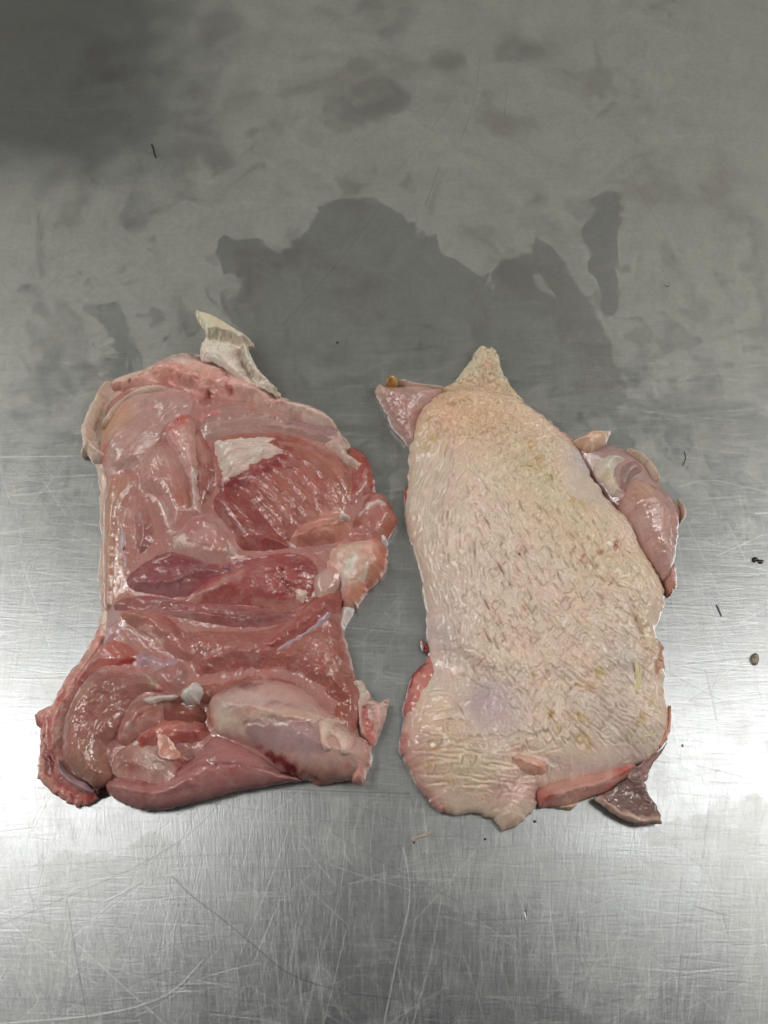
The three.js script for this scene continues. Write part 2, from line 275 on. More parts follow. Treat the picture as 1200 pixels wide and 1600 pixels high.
{ // the telephone in those hands, whose blur is the darkest spot at the near edge of the steel
  const t = new THREE.Group(); t.name = 'telephone'; t.position.copy(HELD); t.rotation.x = TILT;
  t.userData = { label: 'dark telephone that the person holds over the near edge of the worktop', category: 'telephone' }; scene.add(t);
  const sh = new THREE.Shape(), w = 0.036, h = 0.073, r = 0.01; sh.moveTo(-w + r, -h); sh.lineTo(w - r, -h); sh.quadraticCurveTo(w, -h, w, -h + r); sh.lineTo(w, h - r); sh.quadraticCurveTo(w, h, w - r, h); sh.lineTo(-w + r, h); sh.quadraticCurveTo(-w, h, -w, h - r); sh.lineTo(-w, -h + r); sh.quadraticCurveTo(-w, -h, -w + r, -h);
  const g = new THREE.ExtrudeGeometry(sh, { depth: 0.006, bevelEnabled: true, bevelSize: 0.001, bevelThickness: 0.001, bevelSegments: 2 }); g.rotateX(Math.PI / 2); g.translate(0, 0.003, 0);
  solid('case', g, plain(0.02, 0.02, 0.024, 0.35), t);
  const l = new THREE.CylinderGeometry(0.006, 0.006, 0.0015, 24); l.translate(0.018, -0.0052, -0.06); solid('lens', l, plain(0.01, 0.01, 0.012, 0.1), t);
}
// ---------------------------------------------------------------- the steel worktop: a rolled sheet, dull film, wet patches, scratches
{
  const N = 2048, X0 = -0.28, X1 = 0.28, Z0 = -0.38, Z1 = 0.22, K = N / (X1 - X0), KZ = N / (Z1 - Z0);
  const px = (u, v) => { const [x, z] = P(u, v); return [(x - X0) * K, (z - Z0) * KZ]; };
  const sheet = (bg) => { const c = document.createElement('canvas'); c.width = c.height = N; const g = c.getContext('2d'); g.fillStyle = bg; g.fillRect(0, 0, N, N); g.lineCap = 'round'; return g; };
  const poly = (g, a, style) => { g.fillStyle = style; g.beginPath(); spline(pairs(a).map(([u, v]) => px(u, v)), true, 5).forEach((p, i) => (i ? g.lineTo(...p) : g.moveTo(...p))); g.fill(); };
  // wet or rubbed patches, where the film is gone
  const wet = sheet('#000');
  for (const a of [
    [340, 370, 372, 374, 400, 372, 418, 385, 435, 396, 452, 384, 470, 366, 488, 348, 500, 322, 520, 312, 560, 308, 592, 316, 620, 332, 642, 346, 664, 366, 683, 368, 685, 392, 712, 406, 740, 426, 752, 431, 764, 430, 766, 440, 770, 448, 774, 420, 800, 402, 826, 400, 835, 372, 850, 378, 868, 392, 884, 412, 896, 436, 912, 462, 926, 480, 960, 560, 960, 640, 700, 700, 420, 640, 350, 600, 372, 520, 350, 490, 346, 450, 352, 430, 340, 404],
    [148, 484, 165, 472, 188, 470, 194, 490, 206, 520, 214, 548, 206, 570, 220, 590, 180, 600, 182, 560, 170, 520, 152, 502],
    [922, 312, 940, 302, 966, 300, 972, 316, 970, 340, 966, 380, 962, 420, 966, 450, 962, 490, 940, 492, 938, 450, 922, 420, 920, 390, 908, 364, 918, 345],
    [500, 180, 512, 150, 545, 138, 590, 120, 620, 130, 636, 150, 634, 166, 600, 178, 570, 194, 540, 208, 515, 202],
    [880, 316, 920, 310, 930, 330, 905, 345], [784, 330, 800, 318, 812, 322, 800, 334], [824, 316, 840, 304, 852, 312, 836, 324], [664, 320, 676, 300, 688, 264, 690, 262, 684, 300, 680, 318, 668, 334],
    [930, 66, 944, 100, 952, 110, 938, 112, 928, 90], [190, 330, 212, 300, 250, 318, 230, 350, 196, 360], [540, 270, 560, 300, 530, 300],
    [60, 330, 70, 380, 66, 440, 58, 400], [92, 470, 130, 500, 140, 560, 150, 610, 80, 600, 60, 560], [1170, 340, 1200, 380, 1200, 500, 1180, 460], [560, 0, 640, 0, 640, 40, 600, 60],
    [770, 75, 800, 60, 830, 70, 850, 90, 820, 100, 780, 96], [670, 90, 700, 75, 724, 80, 730, 100, 690, 108, 664, 106], [600, 130, 626, 134, 640, 150, 630, 170, 600, 180],
    [940, 1340, 1010, 1350, 1080, 1390, 1060, 1410, 990, 1390, 930, 1370], [1050, 1470, 1120, 1440, 1160, 1500, 1120, 1600, 1060, 1600], [1040, 380, 1060, 410, 1050, 430, 1036, 405],
  ].entries()) poly(wet, a[1], a[0] === 0 || a[0] === 2 ? '#fff' : a[0] === 1 ? '#ddd' : '#777');
  for (const a of [[836, 420, 858, 448, 872, 470, 842, 452, 834, 440], [762, 425, 770, 452, 766, 440], [345, 430, 372, 432, 372, 460, 352, 462]]) poly(wet, a, '#000');
  const left = sheet('#000');
  for (const a of [[640, 1320, 700, 1312, 740, 1330, 800, 1310, 850, 1330, 1000, 1340, 1080, 1384, 1060, 1400, 960, 1372, 860, 1380, 800, 1410, 700, 1420, 650, 1380], [1000, 1310, 1060, 1280, 1130, 1270, 1200, 1260, 1200, 1600, 1150, 1520, 1120, 1440, 1080, 1340], [60, 1350, 100, 1330, 180, 1336, 240, 1300, 290, 1330, 260, 1370, 180, 1400, 120, 1420, 80, 1400], [40, 1440, 100, 1440, 120, 1520, 60, 1560, 20, 1520], [860, 1480, 960, 1460, 1040, 1500, 1000, 1580, 900, 1580]]) poly(left, a, '#fff');
  const LF = left.getImageData(0, 0, N, N).data;
  const W = wet.getImageData(0, 0, N, N).data, bumpG = sheet('rgb(128,128,128)'), markG = sheet('rgb(0,0,0)'), darkG = sheet('rgb(0,0,0)');
  const R = rng(77), line = (g, u, v, ang, len, bend, w, style) => {
    const [x, y] = px(u, v), L = len * 2.2, a = (ang * Math.PI) / 180, c = Math.cos(a), s = Math.sin(a);
    g.strokeStyle = style; g.lineWidth = w; g.beginPath(); g.moveTo(x - (c * L) / 2, y - (s * L) / 2); g.quadraticCurveTo(x - s * bend * L, y + c * bend * L, x + (c * L) / 2, y + (s * L) / 2); g.stroke();
  };
  // brushed grain: short fine lines, mostly across, up and down in the front, where the sheet has been scrubbed in arcs
  for (let i = 0; i < 52000; i++) {
    const u = R() * 1500 - 150, v = R() * 1750 - 80, front = smooth(1150, 1300, v), far = 1 - smooth(420, 620, v), up = R() < lerp(0.3, 0.72, front);
    const ang = up ? 90 + (front ? (600 - u) * -0.035 : 0) + (R() - 0.5) * lerp(8, 26, front) : (R() - 0.5) * 12, len = lerp(12, 70, R() * R());
    if (R() < far * 0.4) continue;
    const t = R(), a = (0.06 + 0.22 * R() * R()) * lerp(1, 0.5, far);
    line(bumpG, u, v, ang, len, (R() - 0.5) * 0.06, 0.6 + R() * 0.5, t < 0.5 ? `rgba(255,255,255,${a})` : `rgba(0,0,0,${a})`);
    if (R() < 0.5) line(t < 0.55 ? markG : darkG, u, v, ang, len, 0, 0.7, `rgba(255,255,255,${a * 1.5})`);
  }
  // single scratches
  for (let i = 0; i < 2200; i++) {
    const u = R() * 1400 - 100, v = 560 + R() * 1080, front = smooth(1150, 1300, v), ang = R() < 0.55 ? R() * 180 : front > 0.5 ? 95 + (R() - 0.5) * 40 : (R() - 0.5) * 30, len = 30 + 120 * R() * R() * R(), bend = (R() - 0.5) * 0.06, a = 0.16 + 0.45 * R() * R(), w = 0.55 + R() * 0.6;
    line(bumpG, u, v, ang, len, bend, w, `rgba(0,0,0,${a * 0.6})`); line(R() < 0.82 ? markG : darkG, u, v, ang, len, bend, w, `rgba(255,255,255,${a})`);
  }
  const curve = (g, a, w, al) => { g.strokeStyle = `rgba(255,255,255,${al})`; g.lineWidth = w; g.beginPath(); spline(pairs(a).map(([u, v]) => px(u, v)), false, 8).forEach((p, i) => (i ? g.lineTo(...p) : g.moveTo(...p))); g.stroke(); };
  for (const [a, w, al] of [   // bright scratches one can follow
    [[0, 166, 120, 145, 220, 122, 275, 102], 1.2, 0.6], [[0, 170, 100, 171, 190, 168, 300, 158], 1.2, 0.5], [[0, 186, 60, 190, 120, 180, 200, 150, 270, 112], 1, 0.45], [[110, 160, 160, 145, 270, 120], 1, 0.4], [[0, 78, 60, 68, 160, 58], 0.9, 0.35], [[0, 52, 80, 50, 180, 46], 0.9, 0.3], [[30, 218, 90, 190, 116, 116], 0.9, 0.25], [[310, 192, 350, 204, 400, 220], 1, 0.4], [[220, 238, 260, 256, 300, 274], 0.9, 0.35],
    [[0, 714, 60, 713, 145, 712], 1.8, 0.8], [[112, 714, 130, 724, 145, 730], 1, 0.6], [[0, 1060, 50, 1061, 100, 1062], 1.6, 0.7], [[0, 956, 60, 960, 140, 940], 1.1, 0.5], [[0, 888, 80, 895, 150, 900], 1, 0.4], [[430, 590, 500, 578, 560, 520], 1, 0.4], [[545, 655, 580, 630, 600, 615], 1.1, 0.5],
    [[560, 1010, 600, 960, 640, 915], 1.1, 0.55], [[580, 1080, 605, 1020, 625, 960], 1, 0.45], [[1060, 760, 1110, 750, 1160, 760, 1200, 768], 1.4, 0.6], [[1120, 868, 1160, 850, 1200, 832], 1.3, 0.6], [[1030, 960, 1100, 962, 1200, 975], 1.2, 0.5], [[1000, 520, 1100, 538, 1200, 560], 1, 0.4], [[1180, 802, 1200, 801], 3, 0.8], [[600, 560, 680, 552, 740, 540], 1, 0.35], [[820, 530, 900, 520, 1000, 522], 1, 0.35],
    [[630, 1324, 640, 1400, 622, 1490, 600, 1600], 1.8, 0.75], [[690, 1400, 672, 1500, 645, 1600], 1.6, 0.6], [[0, 1600, 160, 1585, 260, 1555, 318, 1500], 1.5, 0.7], [[210, 1590, 280, 1550, 345, 1480], 1.2, 0.5], [[290, 1400, 270, 1470, 300, 1500], 1, 0.4], [[160, 1410, 190, 1396, 220, 1378], 2.4, 0.5], [[540, 1320, 530, 1400, 500, 1500, 480, 1590], 1.1, 0.5], [[760, 1420, 840, 1500, 930, 1590], 1, 0.4], [[1160, 1345, 1180, 1420], 1.2, 0.5],
  ]) { curve(markG, a, w * 0.75, al * 0.9); bumpG.globalAlpha = 0.5; curve(bumpG, a, w * 0.75, al); bumpG.globalAlpha = 1; }
  for (const [a, w, al] of [   // dark scores
    [[595, 322, 520, 420, 440, 510], 1.2, 0.5], [[725, 125, 690, 180, 620, 270], 1.1, 0.4], [[750, 90, 740, 160, 720, 220], 1.4, 0.5], [[792, 140, 788, 180], 1.6, 0.5], [[970, 240, 1000, 300, 1040, 370, 1056, 410], 1.4, 0.35], [[995, 150, 1018, 168], 1.4, 0.5], [[686, 262, 672, 300, 664, 320], 2.4, 0.5], [[660, 420, 640, 460, 620, 510], 1, 0.4], [[0, 438, 44, 472, 100, 422], 1.4, 0.4], [[400, 310, 380, 365], 1.2, 0.35],
    [[350, 1244, 300, 1300, 200, 1360, 0, 1445], 1.2, 0.5], [[270, 1370, 300, 1400, 345, 1434], 1.8, 0.7], [[345, 1434, 400, 1480, 450, 1520, 520, 1545, 620, 1562], 2, 0.65], [[105, 1405, 120, 1500, 138, 1600], 1.6, 0.55], [[430, 1232, 520, 1236, 640, 1240], 2, 0.65], [[420, 1228, 520, 1231, 620, 1236], 1.2, 0.5], [[440, 1238, 540, 1242, 640, 1246], 1, 0.4], [[300, 1600, 304, 1540], 1.4, 0.55], [[345, 1330, 400, 1390, 500, 1470], 1, 0.4], [[0, 1356, 200, 1344, 420, 1330], 0.9, 0.4], [[360, 1355, 480, 1358, 600, 1366], 0.9, 0.35], [[520, 1300, 600, 1350], 1.2, 0.45],
    [[1122, 946, 1127, 962], 1.6, 0.7], [[1069, 708, 1071, 718, 1066, 728], 1.4, 0.6], [[1088, 1440, 1088, 1580], 1.2, 0.35], [[1108, 1262, 1098, 1340], 1.2, 0.4], [[1050, 1330, 1110, 1405], 1, 0.35], [[1085, 1416, 1136, 1430], 1.4, 0.6], [[1130, 1430, 1134, 1450], 1.2, 0.5], [[690, 1370, 860, 1378, 1000, 1382], 0.9, 0.35], [[915, 1330, 900, 1420, 885, 1480], 1, 0.35], [[1040, 1500, 1044, 1600], 1, 0.3], [[1118, 980, 1160, 1040, 1190, 1090], 1, 0.3], [[600, 1350, 680, 1390, 760, 1430], 1, 0.4],
  ]) { curve(darkG, a, w, al); const s = bumpG.strokeStyle; bumpG.globalCompositeOperation = 'difference'; bumpG.globalAlpha = 0.35; curve(bumpG, a, w, al); bumpG.globalAlpha = 1; bumpG.globalCompositeOperation = 'source-over'; }
  const MK = markG.getImageData(0, 0, N, N).data, DK = darkG.getImageData(0, 0, N, N).data, BP = bumpG.getImageData(0, 0, N, N).data;
  const col = new Uint8Array(N * N * 4), rm = new Uint8Array(N * N * 4), bm = new Uint8Array(N * N * 4);
  const zMid = P(600, 660)[1];
  const enc = (v) => { v = clamp(v); return 255 * (v <= 0.0031308 ? v * 12.92 : 1.055 * Math.pow(v, 1 / 2.4) - 0.055); };
  for (let j = 0; j < N; j++) for (let i = 0; i < N; i++) {
    const k = (j * N + i) * 4, x = X0 + i / K, z = Z0 + j / KZ;
    const n1 = fbm(N1, x * 30, z * 30, 5), n2 = fbm(N2, x * 75 + 4, z * 75, 4), n3 = N3(x * 1500, z * 1500), n4 = fbm(N3, x * 260, z * 260, 3), n5 = fbm(N2, x * 12, z * 12 + 8, 3);
    const ii = clamp(Math.round(i + 2.6 * N1(x * 800, z * 800) + 6 * N2(x * 120, z * 120)), 0, N - 1), jj = clamp(Math.round(j + 2.6 * N2(x * 800, z * 800) + 6 * N1(x * 120, z * 120)), 0, N - 1);
    const w = W[(jj * N + ii) * 4] / 255, wt = (z - zMid) / 0.09 + 1.3 * n1 + 0.7 * n2 + 0.25 * n4, worn = 0.55 * smooth(-0.5, -0.28, wt) + 0.45 * smooth(0.12, 0.34, wt);
    let film = lerp(0.78 + 0.13 * n1 + 0.08 * n2 + 0.1 * n4, 0.06 + 0.16 * smooth(0.0, 0.5, n1 + 0.3 * n2), worn);
    const hoodRub = (1 - smooth(-0.06, 0.05, x + 0.11 + 0.012 * n1)) * (1 - smooth(P(600, 200)[1], P(600, 360)[1], z + 0.01 * n1));
    film *= 1 - 0.3 * smooth(0.15, 0.5, n5 + 0.5 * n2) * (1 - worn);               // rubbed places
    film = Math.max(film, LF[(jj * N + ii) * 4] / 255 * (0.26 + 0.2 * n2)); film = clamp(film * (1 - 0.48 * w * (1 - 0.6 * worn)) * (1 - 0.75 * hoodRub) * (1 + 0.05 * n4));
    const mk = MK[k] / 255, dk = DK[k] / 255, bare = [0.405, 0.42, 0.44], soap = [0.39, 0.392, 0.355], br = smooth(0.1, 0.5, n5 + 0.3 * n2) * 0.12 * (1 - worn);
    for (let c = 0; c < 3; c++) {
      let v = lerp(bare[c], soap[c], film) * (1 + (0.03 + 0.04 * film) * n3 + (0.05 + 0.05 * film) * n4 + 0.05 * n2); v *= 1 - br * [0, 0.25, 0.45][c];
      v = lerp(v, 0.82, 0.5 * mk); v = lerp(v, 0.07, 0.6 * dk); col[k + c] = Math.round(enc(v));
    }
    col[k + 3] = 255;
    rm[k] = 255; rm[k + 1] = Math.round(255 * clamp(lerp(0.29, 0.48, film) + 0.2 * mk + 0.01 * n4 - 0.02 * w, 0.285, 1)); rm[k + 2] = Math.round(255 * clamp(1 - 0.5 * film - 0.3 * dk)); rm[k + 3] = 255;
    const b = clamp(BP[k] / 255 + 0.006 * n3 + 0.02 * film * n4); bm[k] = bm[k + 1] = bm[k + 2] = Math.round(255 * b); bm[k + 3] = 255;
  }
  const tex = (d, srgb) => { const t = new THREE.DataTexture(d, N, N); t.magFilter = THREE.LinearFilter; t.wrapS = t.wrapT = THREE.MirroredRepeatWrapping; if (srgb) t.colorSpace = THREE.SRGBColorSpace; t.needsUpdate = true; return t; };
  const rmT = tex(rm), steel = new THREE.MeshPhysicalMaterial({ map: tex(col, true), roughness: 1, metalness: 1, roughnessMap: rmT, metalnessMap: rmT, bumpMap: tex(bm), bumpScale: 0.00011, ior: 1.45 });
  const top = new THREE.PlaneGeometry(1.5, 0.86, 30, 20); top.rotateX(-Math.PI / 2); top.translate(0, 0, -0.12);
  const p = top.attributes.position, uv = top.attributes.uv;
  for (let i = 0; i < p.count; i++) uv.setXY(i, (p.getX(i) - X0) / (X1 - X0), (p.getZ(i) - Z0) / (Z1 - Z0));
  const t = new THREE.Group(); t.name = 'steel_worktop'; t.userData = { kind: 'structure', label: 'scratched stainless steel worktop under both pieces of chicken' }; scene.add(t);
  const o = new THREE.Mesh(top, steel); o.name = 'steel_sheet'; o.receiveShadow = true; t.add(o);
  const edge = new THREE.MeshStandardMaterial({ color: new THREE.Color().setRGB(0.5, 0.5, 0.5), metalness: 1, roughness: 0.4 });
  solid('apron', box(-0.75, 0.75, -0.05, -0.002, -0.55, 0.31), edge, t);
  for (const [lx, lz] of [[-0.7, -0.5], [0.7, -0.5], [-0.7, 0.26], [0.7, 0.26]]) solid('leg', box(lx - 0.02, lx + 0.02, -0.88, -0.05, lz - 0.02, lz + 0.02), edge, t);
}
// ---------------------------------------------------------------- left piece, flesh side up
const pale = C(204, 160, 152), rose = C(184, 120, 112), red = C(164, 92, 88), deep = C(142, 70, 72), brown = C(166, 112, 98), tan = C(190, 140, 122), mauve = C(168, 126, 132), lilac = C(196, 174, 182),
  cream = C(234, 212, 192), white = C(236, 224, 218), pinkfat = C(232, 176, 164), hotfat = C(228, 150, 138), blood = C(160, 20, 24), clot = C(104, 14, 28), yellow = C(202, 166, 96), orange = C(206, 132, 108), purple = C(128, 64, 92);
{
  const G = thing('raw_chicken_leg', 'boned raw chicken leg opened flesh side up, dark red muscles with white tendon', 'raw meat', 330, 880, 'raw chicken legs on the steel worktop');
  const T = (name, q, label, parent = G) => tissue(name, parent, q, label);
  SURF = new Surface(-0.19, 0.02, -0.14, 0.16); SURF.film = 0.22;
  // the skin underneath, showing as a pale rim
  T('skin', { o: [172, 596, 215, 578, 250, 563, 278, 552, 310, 552, 340, 560, 400, 590, 440, 618, 475, 630, 505, 643, 524, 662, 545, 690, 572, 735, 581, 762, 600, 776, 617, 806, 606, 840, 604, 878, 590, 905, 574, 918, 562, 946, 548, 956, 538, 985, 544, 1020, 554, 1062, 566, 1090, 590, 1110, 596, 1140, 582, 1168, 578, 1196, 552, 1212, 500, 1214, 460, 1210, 400, 1212, 300, 1225, 240, 1230, 170, 1232, 150, 1244, 125, 1256, 100, 1250, 84, 1238, 57, 1214, 60, 1180, 62, 1145, 54, 1116, 78, 1100, 96, 1068, 124, 1028, 148, 990, 156, 940, 152, 910, 156, 860, 153, 800, 154, 760, 147, 722, 132, 700, 128, 670, 142, 640],
    h: 4.2, y0: 1.2, w: 4, b: 0.4, c: C(226, 196, 180), m: M.fat, cell: 0.6, edge: 0.7, rough: 0.5,
    paint: [S([60, 1130, 64, 1180, 62, 1215, 90, 1240, 125, 1255], 14, C(176, 70, 66), 0.8, 0.8), S([150, 990, 110, 1045, 70, 1100], 12, C(222, 150, 138), 0.8, 0.8), S([545, 1000, 555, 1050], 8, white, 0.7, 0.8)], vary: 0.2 });
  // flesh that fills the middle
  T('flesh', { o: [165, 640, 190, 612, 250, 590, 320, 600, 420, 630, 500, 668, 545, 715, 575, 760, 600, 800, 585, 870, 550, 930, 526, 960, 535, 1010, 550, 1070, 556, 1125, 560, 1180, 470, 1206, 380, 1210, 250, 1225, 180, 1220, 140, 1180, 130, 1090, 160, 1010, 166, 940, 164, 860, 165, 760, 160, 700],
    h: 8.2, y0: 3, w: 14, c: C(188, 130, 122), m: M.slick, cell: 0.6, rough: 0.4, up: [B(300, 1118, 40, 26, 0, -3.5, 1, 0.9)], paint: [S([170, 740, 172, 850, 178, 960], 22, tan, 0.9, 0.8), S([170, 960, 180, 1000], 14, lilac, 0.5, 0.8)],
    fib: { p: [180, 640, 185, 800, 210, 960, 320, 1050], h: 0.1, a: 0.12 } });
  // ---- upper left
  const um = T('muscle', { o: [160, 716, 158, 690, 166, 655, 188, 622, 238, 604, 285, 606, 306, 622, 300, 655, 276, 662, 258, 684, 240, 704, 226, 728, 200, 742, 172, 742], h: 13, y0: 4, w: 16, c: pale, m: M.muscle, rough: 0.5,
    up: [B(212, 700, 40, 30, 0, 1.2, 1, 0.9), S([242, 604, 238, 640, 262, 680], 10, -1.4, 1, 0.8), S([160, 720, 196, 738, 226, 716], 6, -1, 1, 0.8)],
    paint: [B(175, 655, 26, 30, 30, C(214, 164, 124), 0.8, 0.8), S([168, 640, 158, 662, 152, 668], 4, yellow, 0.7, 0.8), B(268, 632, 34, 26, 0, C(196, 150, 146), 0.8, 0.8), S([165, 700, 160, 720], 6, C(190, 100, 80), 0.6, 0.8), S([190, 622, 240, 606, 280, 610], 4, C(206, 166, 156), 0.6, 0.8)], fib: { p: [165, 720, 230, 660, 300, 620], h: 0.12, a: 0.15, n: 1 } });
  T('fat_seam', { o: [170, 640, 190, 622, 214, 606, 240, 600, 262, 604, 258, 612, 232, 616, 205, 624, 184, 640, 168, 660, 156, 666], h: 12.2, y0: 8, w: 3, c: C(224, 190, 170), m: M.fat, cell: 0.4, paint: [S([165, 640, 156, 664], 3, yellow, 0.7, 0.8)] });
  T('skin_edge', { o: [172, 596, 182, 598, 176, 612, 164, 632, 154, 656, 150, 672, 154, 690, 166, 706, 174, 714, 160, 721, 147, 721, 136, 708, 126, 708, 127, 690, 124, 668, 132, 650, 146, 622, 158, 604], h: 9, y0: 2.5, w: 5, b: 0.5, c: cream, m: M.fat, cell: 0.4, edge: 0.6, rough: 0.6,
    up: [S([170, 600, 150, 640, 137, 675, 142, 700, 165, 717], 6, 2.4, 1, 0.8), S([163, 625, 152, 660, 150, 685], 3, -1.6, 1, 0.9), S([128, 690, 140, 705, 150, 716], 3, -1.5, 1, 0.9)], paint: [S([164, 630, 152, 662], 3, C(200, 150, 90), 0.6, 0.8), S([170, 600, 158, 615], 8, C(224, 178, 162), 0.7, 0.8), B(140, 690, 9, 14, 0, C(228, 190, 170), 0.7, 0.8)] }, 'curled cream edge of skin at the upper left');
  const ft = T('fat', { o: [166, 600, 190, 590, 218, 580, 244, 568, 262, 556, 285, 551, 308, 553, 330, 562, 372, 578, 410, 600, 436, 620, 448, 632, 430, 640, 400, 638, 366, 632, 345, 634, 326, 642, 308, 640, 298, 626, 262, 606, 222, 606, 190, 606], h: 12.5, y0: 4, w: 8, c: pinkfat, m: M.fat, rough: 1.1, edge: 0.9,
    up: [S([250, 572, 290, 590, 340, 604, 400, 616], 8, 2, 1, 0.9), B(332, 590, 12, 10, 0, 1.6, 1, 0.9), B(352, 600, 10, 8, 0, 1.2, 1, 0.9), S([230, 588, 280, 604, 320, 620], 4, -1.6, 1, 0.9), B(300, 600, 10, 8, 0, 1.5, 1, 0.9), B(330, 626, 10, 8, 0, 1, 1, 0.9)],
    paint: [B(290, 566, 32, 13, -5, C(226, 196, 186), 0.85, 0.7), S([190, 594, 230, 584, 260, 576], 6, C(232, 186, 172), 0.8, 0.8), S([250, 586, 290, 600, 330, 604], 12, hotfat, 0.7, 0.8), B(322, 624, 20, 10, 0, C(190, 90, 88), 0.75, 0.8), B(328, 622, 6, 5, 0, clot, 0.8, 0.8), B(362, 616, 6, 5, 0, blood, 0.8, 0.8), B(314, 632, 5, 4, 0, clot, 0.6, 0.8), B(205, 597, 3, 2, 0, clot, 0.8, 0.6), S([356, 590, 362, 600, 358, 612], 1.6, C(190, 90, 84), 0.7, 0.8), S([372, 600, 420, 620], 12, C(236, 192, 178), 0.7, 0.8), B(320, 640, 12, 7, 0, C(204, 120, 120), 0.8, 0.8)], vary: 0.2 }, 'lumpy pink fat along the upper edge');
  T('skin_flap', { o: [305, 489, 318, 492, 340, 503, 366, 517, 384, 525, 397, 538, 388, 542, 393, 556, 402, 575, 414, 590, 430, 604, 438, 618, 424, 614, 408, 606, 388, 600, 372, 592, 352, 578, 334, 567, 316, 564, 313, 545, 318, 536, 322, 524, 314, 508], h: 0, y0: 12, th: 2.2, w: 1.6, at: 12, c: C(238, 228, 212), m: M.fat, cell: 0.35, rough: 0.7, edge: 0.4,
    up: [B(335, 515, 45, 22, 30, 6, 1, 0.9), S([330, 530, 360, 538, 390, 540], 6, -5, 1, 0.9), S([316, 550, 350, 562, 372, 585], 9, 3, 1, 0.9), S([382, 545, 392, 570, 420, 605], 5, 3.4, 1, 0.9), S([374, 548, 384, 575, 400, 600], 4, -2.4, 1, 0.9), B(430, 615, 16, 12, 0, -4, 1, 0.9)],
    paint: [B(335, 512, 40, 18, 32, C(226, 214, 178), 0.7, 0.8), S([365, 545, 385, 590], 8, C(226, 196, 186), 0.6, 0.8), S([318, 560, 350, 575], 6, white, 0.7, 0.8), S([328, 530, 350, 526, 372, 530], 1.5, C(176, 164, 140), 0.5, 0.8)], vary: 0.12 }, 'white flap of skin folded up at the top');
  T('fat_001', { o: [420, 626, 440, 622, 462, 627, 486, 632, 508, 642, 522, 656, 525, 664, 512, 668, 494, 668, 474, 662, 452, 652, 436, 644, 420, 640], h: 13, y0: 5, w: 6, c: C(232, 204, 190), m: M.fat, cell: 0.4, rough: 0.7, up: [S([440, 632, 480, 645, 512, 658], 6, 1.4, 1, 0.9)], paint: [S([422, 634, 440, 636, 470, 655], 4, C(224, 160, 150), 0.7, 0.8)] });
  T('muscle', { o: [312, 668, 322, 646, 345, 632, 385, 632, 420, 638, 452, 650, 480, 664, 508, 668, 528, 672, 527, 684, 510, 692, 492, 690, 462, 682, 430, 678, 380, 684, 340, 690, 318, 690], h: 12, y0: 5, w: 8, c: C(184, 142, 134), m: M.slick, up: [S([330, 664, 400, 656, 470, 672, 520, 680], 3, -0.9, 1, 0.9)], paint: [S([330, 668, 400, 658, 470, 674], 3, C(204, 166, 154), 0.6, 0.9), S([460, 662, 520, 676], 8, mauve, 0.7, 0.8), S([325, 650, 370, 640, 430, 648], 6, C(190, 140, 124), 0.7, 0.8)], fib: { p: [315, 672, 380, 655, 450, 664, 525, 682], h: 0.06, a: 0.1, s: 20 } });
  T('fat_002', { o: [506, 694, 522, 682, 527, 670, 540, 686, 544, 706, 560, 718, 571, 727, 562, 734, 551, 733, 538, 724, 528, 714, 514, 704], h: 12, y0: 6, w: 4, c: C(228, 198, 186), m: M.fat, cell: 0.35, rough: 1, up: [B(536, 688, 4, 5, 0, 1.2, 1, 0.8), B(552, 724, 6, 4, 30, 1.2, 1, 0.8), B(542, 700, 5, 5, 0, -1, 1, 0.8)], paint: [B(530, 695, 8, 8, 0, C(206, 160, 160), 0.7, 0.8)] });
  T('muscle', { o: [548, 700, 570, 712, 580, 738, 581, 762, 568, 780, 556, 794, 546, 796, 540, 780, 548, 760, 550, 735], h: 10, y0: 3, w: 7, b: 0.6, c: C(170, 92, 84), m: M.slick, paint: [S([572, 740, 566, 770, 552, 794], 4, C(206, 150, 140), 0.6, 0.8)], fib: { p: [565, 715, 570, 750, 550, 795], h: 0.08 } });
  // ---- the round fibrous thigh muscle and its white tendon sheet
  const th = T('thigh_muscle', { o: [330, 690, 352, 674, 400, 672, 445, 674, 486, 688, 520, 708, 544, 732, 552, 758, 550, 782, 540, 800, 520, 812, 490, 824, 462, 838, 445, 844, 430, 830, 410, 806, 388, 786, 360, 774, 340, 766, 332, 735], h: 18, y0: 5, w: 20, c: C(182, 112, 102), m: M.muscle, cell: 0.42, rough: 0.5,
    up: [S([400, 735, 440, 775, 470, 820], 4, -0.7, 1, 0.9), S([430, 725, 480, 765, 510, 805], 3, -0.7, 1, 0.9), S([460, 705, 510, 745, 535, 790], 3, -0.5, 1, 0.9), S([370, 755, 410, 790, 445, 835], 3, -0.9, 1, 0.9)],
    paint: [S([440, 690, 500, 715, 545, 760], 12, C(176, 112, 92), 0.7, 0.8), S([345, 764, 390, 752, 440, 726], 12, C(140, 50, 62), 0.8, 0.8), S([430, 690, 452, 702, 444, 720], 8, C(150, 66, 74), 0.7, 0.8), S([350, 768, 400, 790, 440, 835], 10, C(160, 84, 86), 0.7, 0.8), B(520, 795, 26, 16, -30, C(206, 130, 118), 0.7, 0.9), S([480, 805, 510, 800, 540, 790], 5, C(222, 170, 156), 0.5, 0.9)],
    fib: { p: [360, 762, 410, 735, 455, 722, 490, 700, 470, 690], h: 0.05, a: 0.01, v: 0.01 } });
  void th;
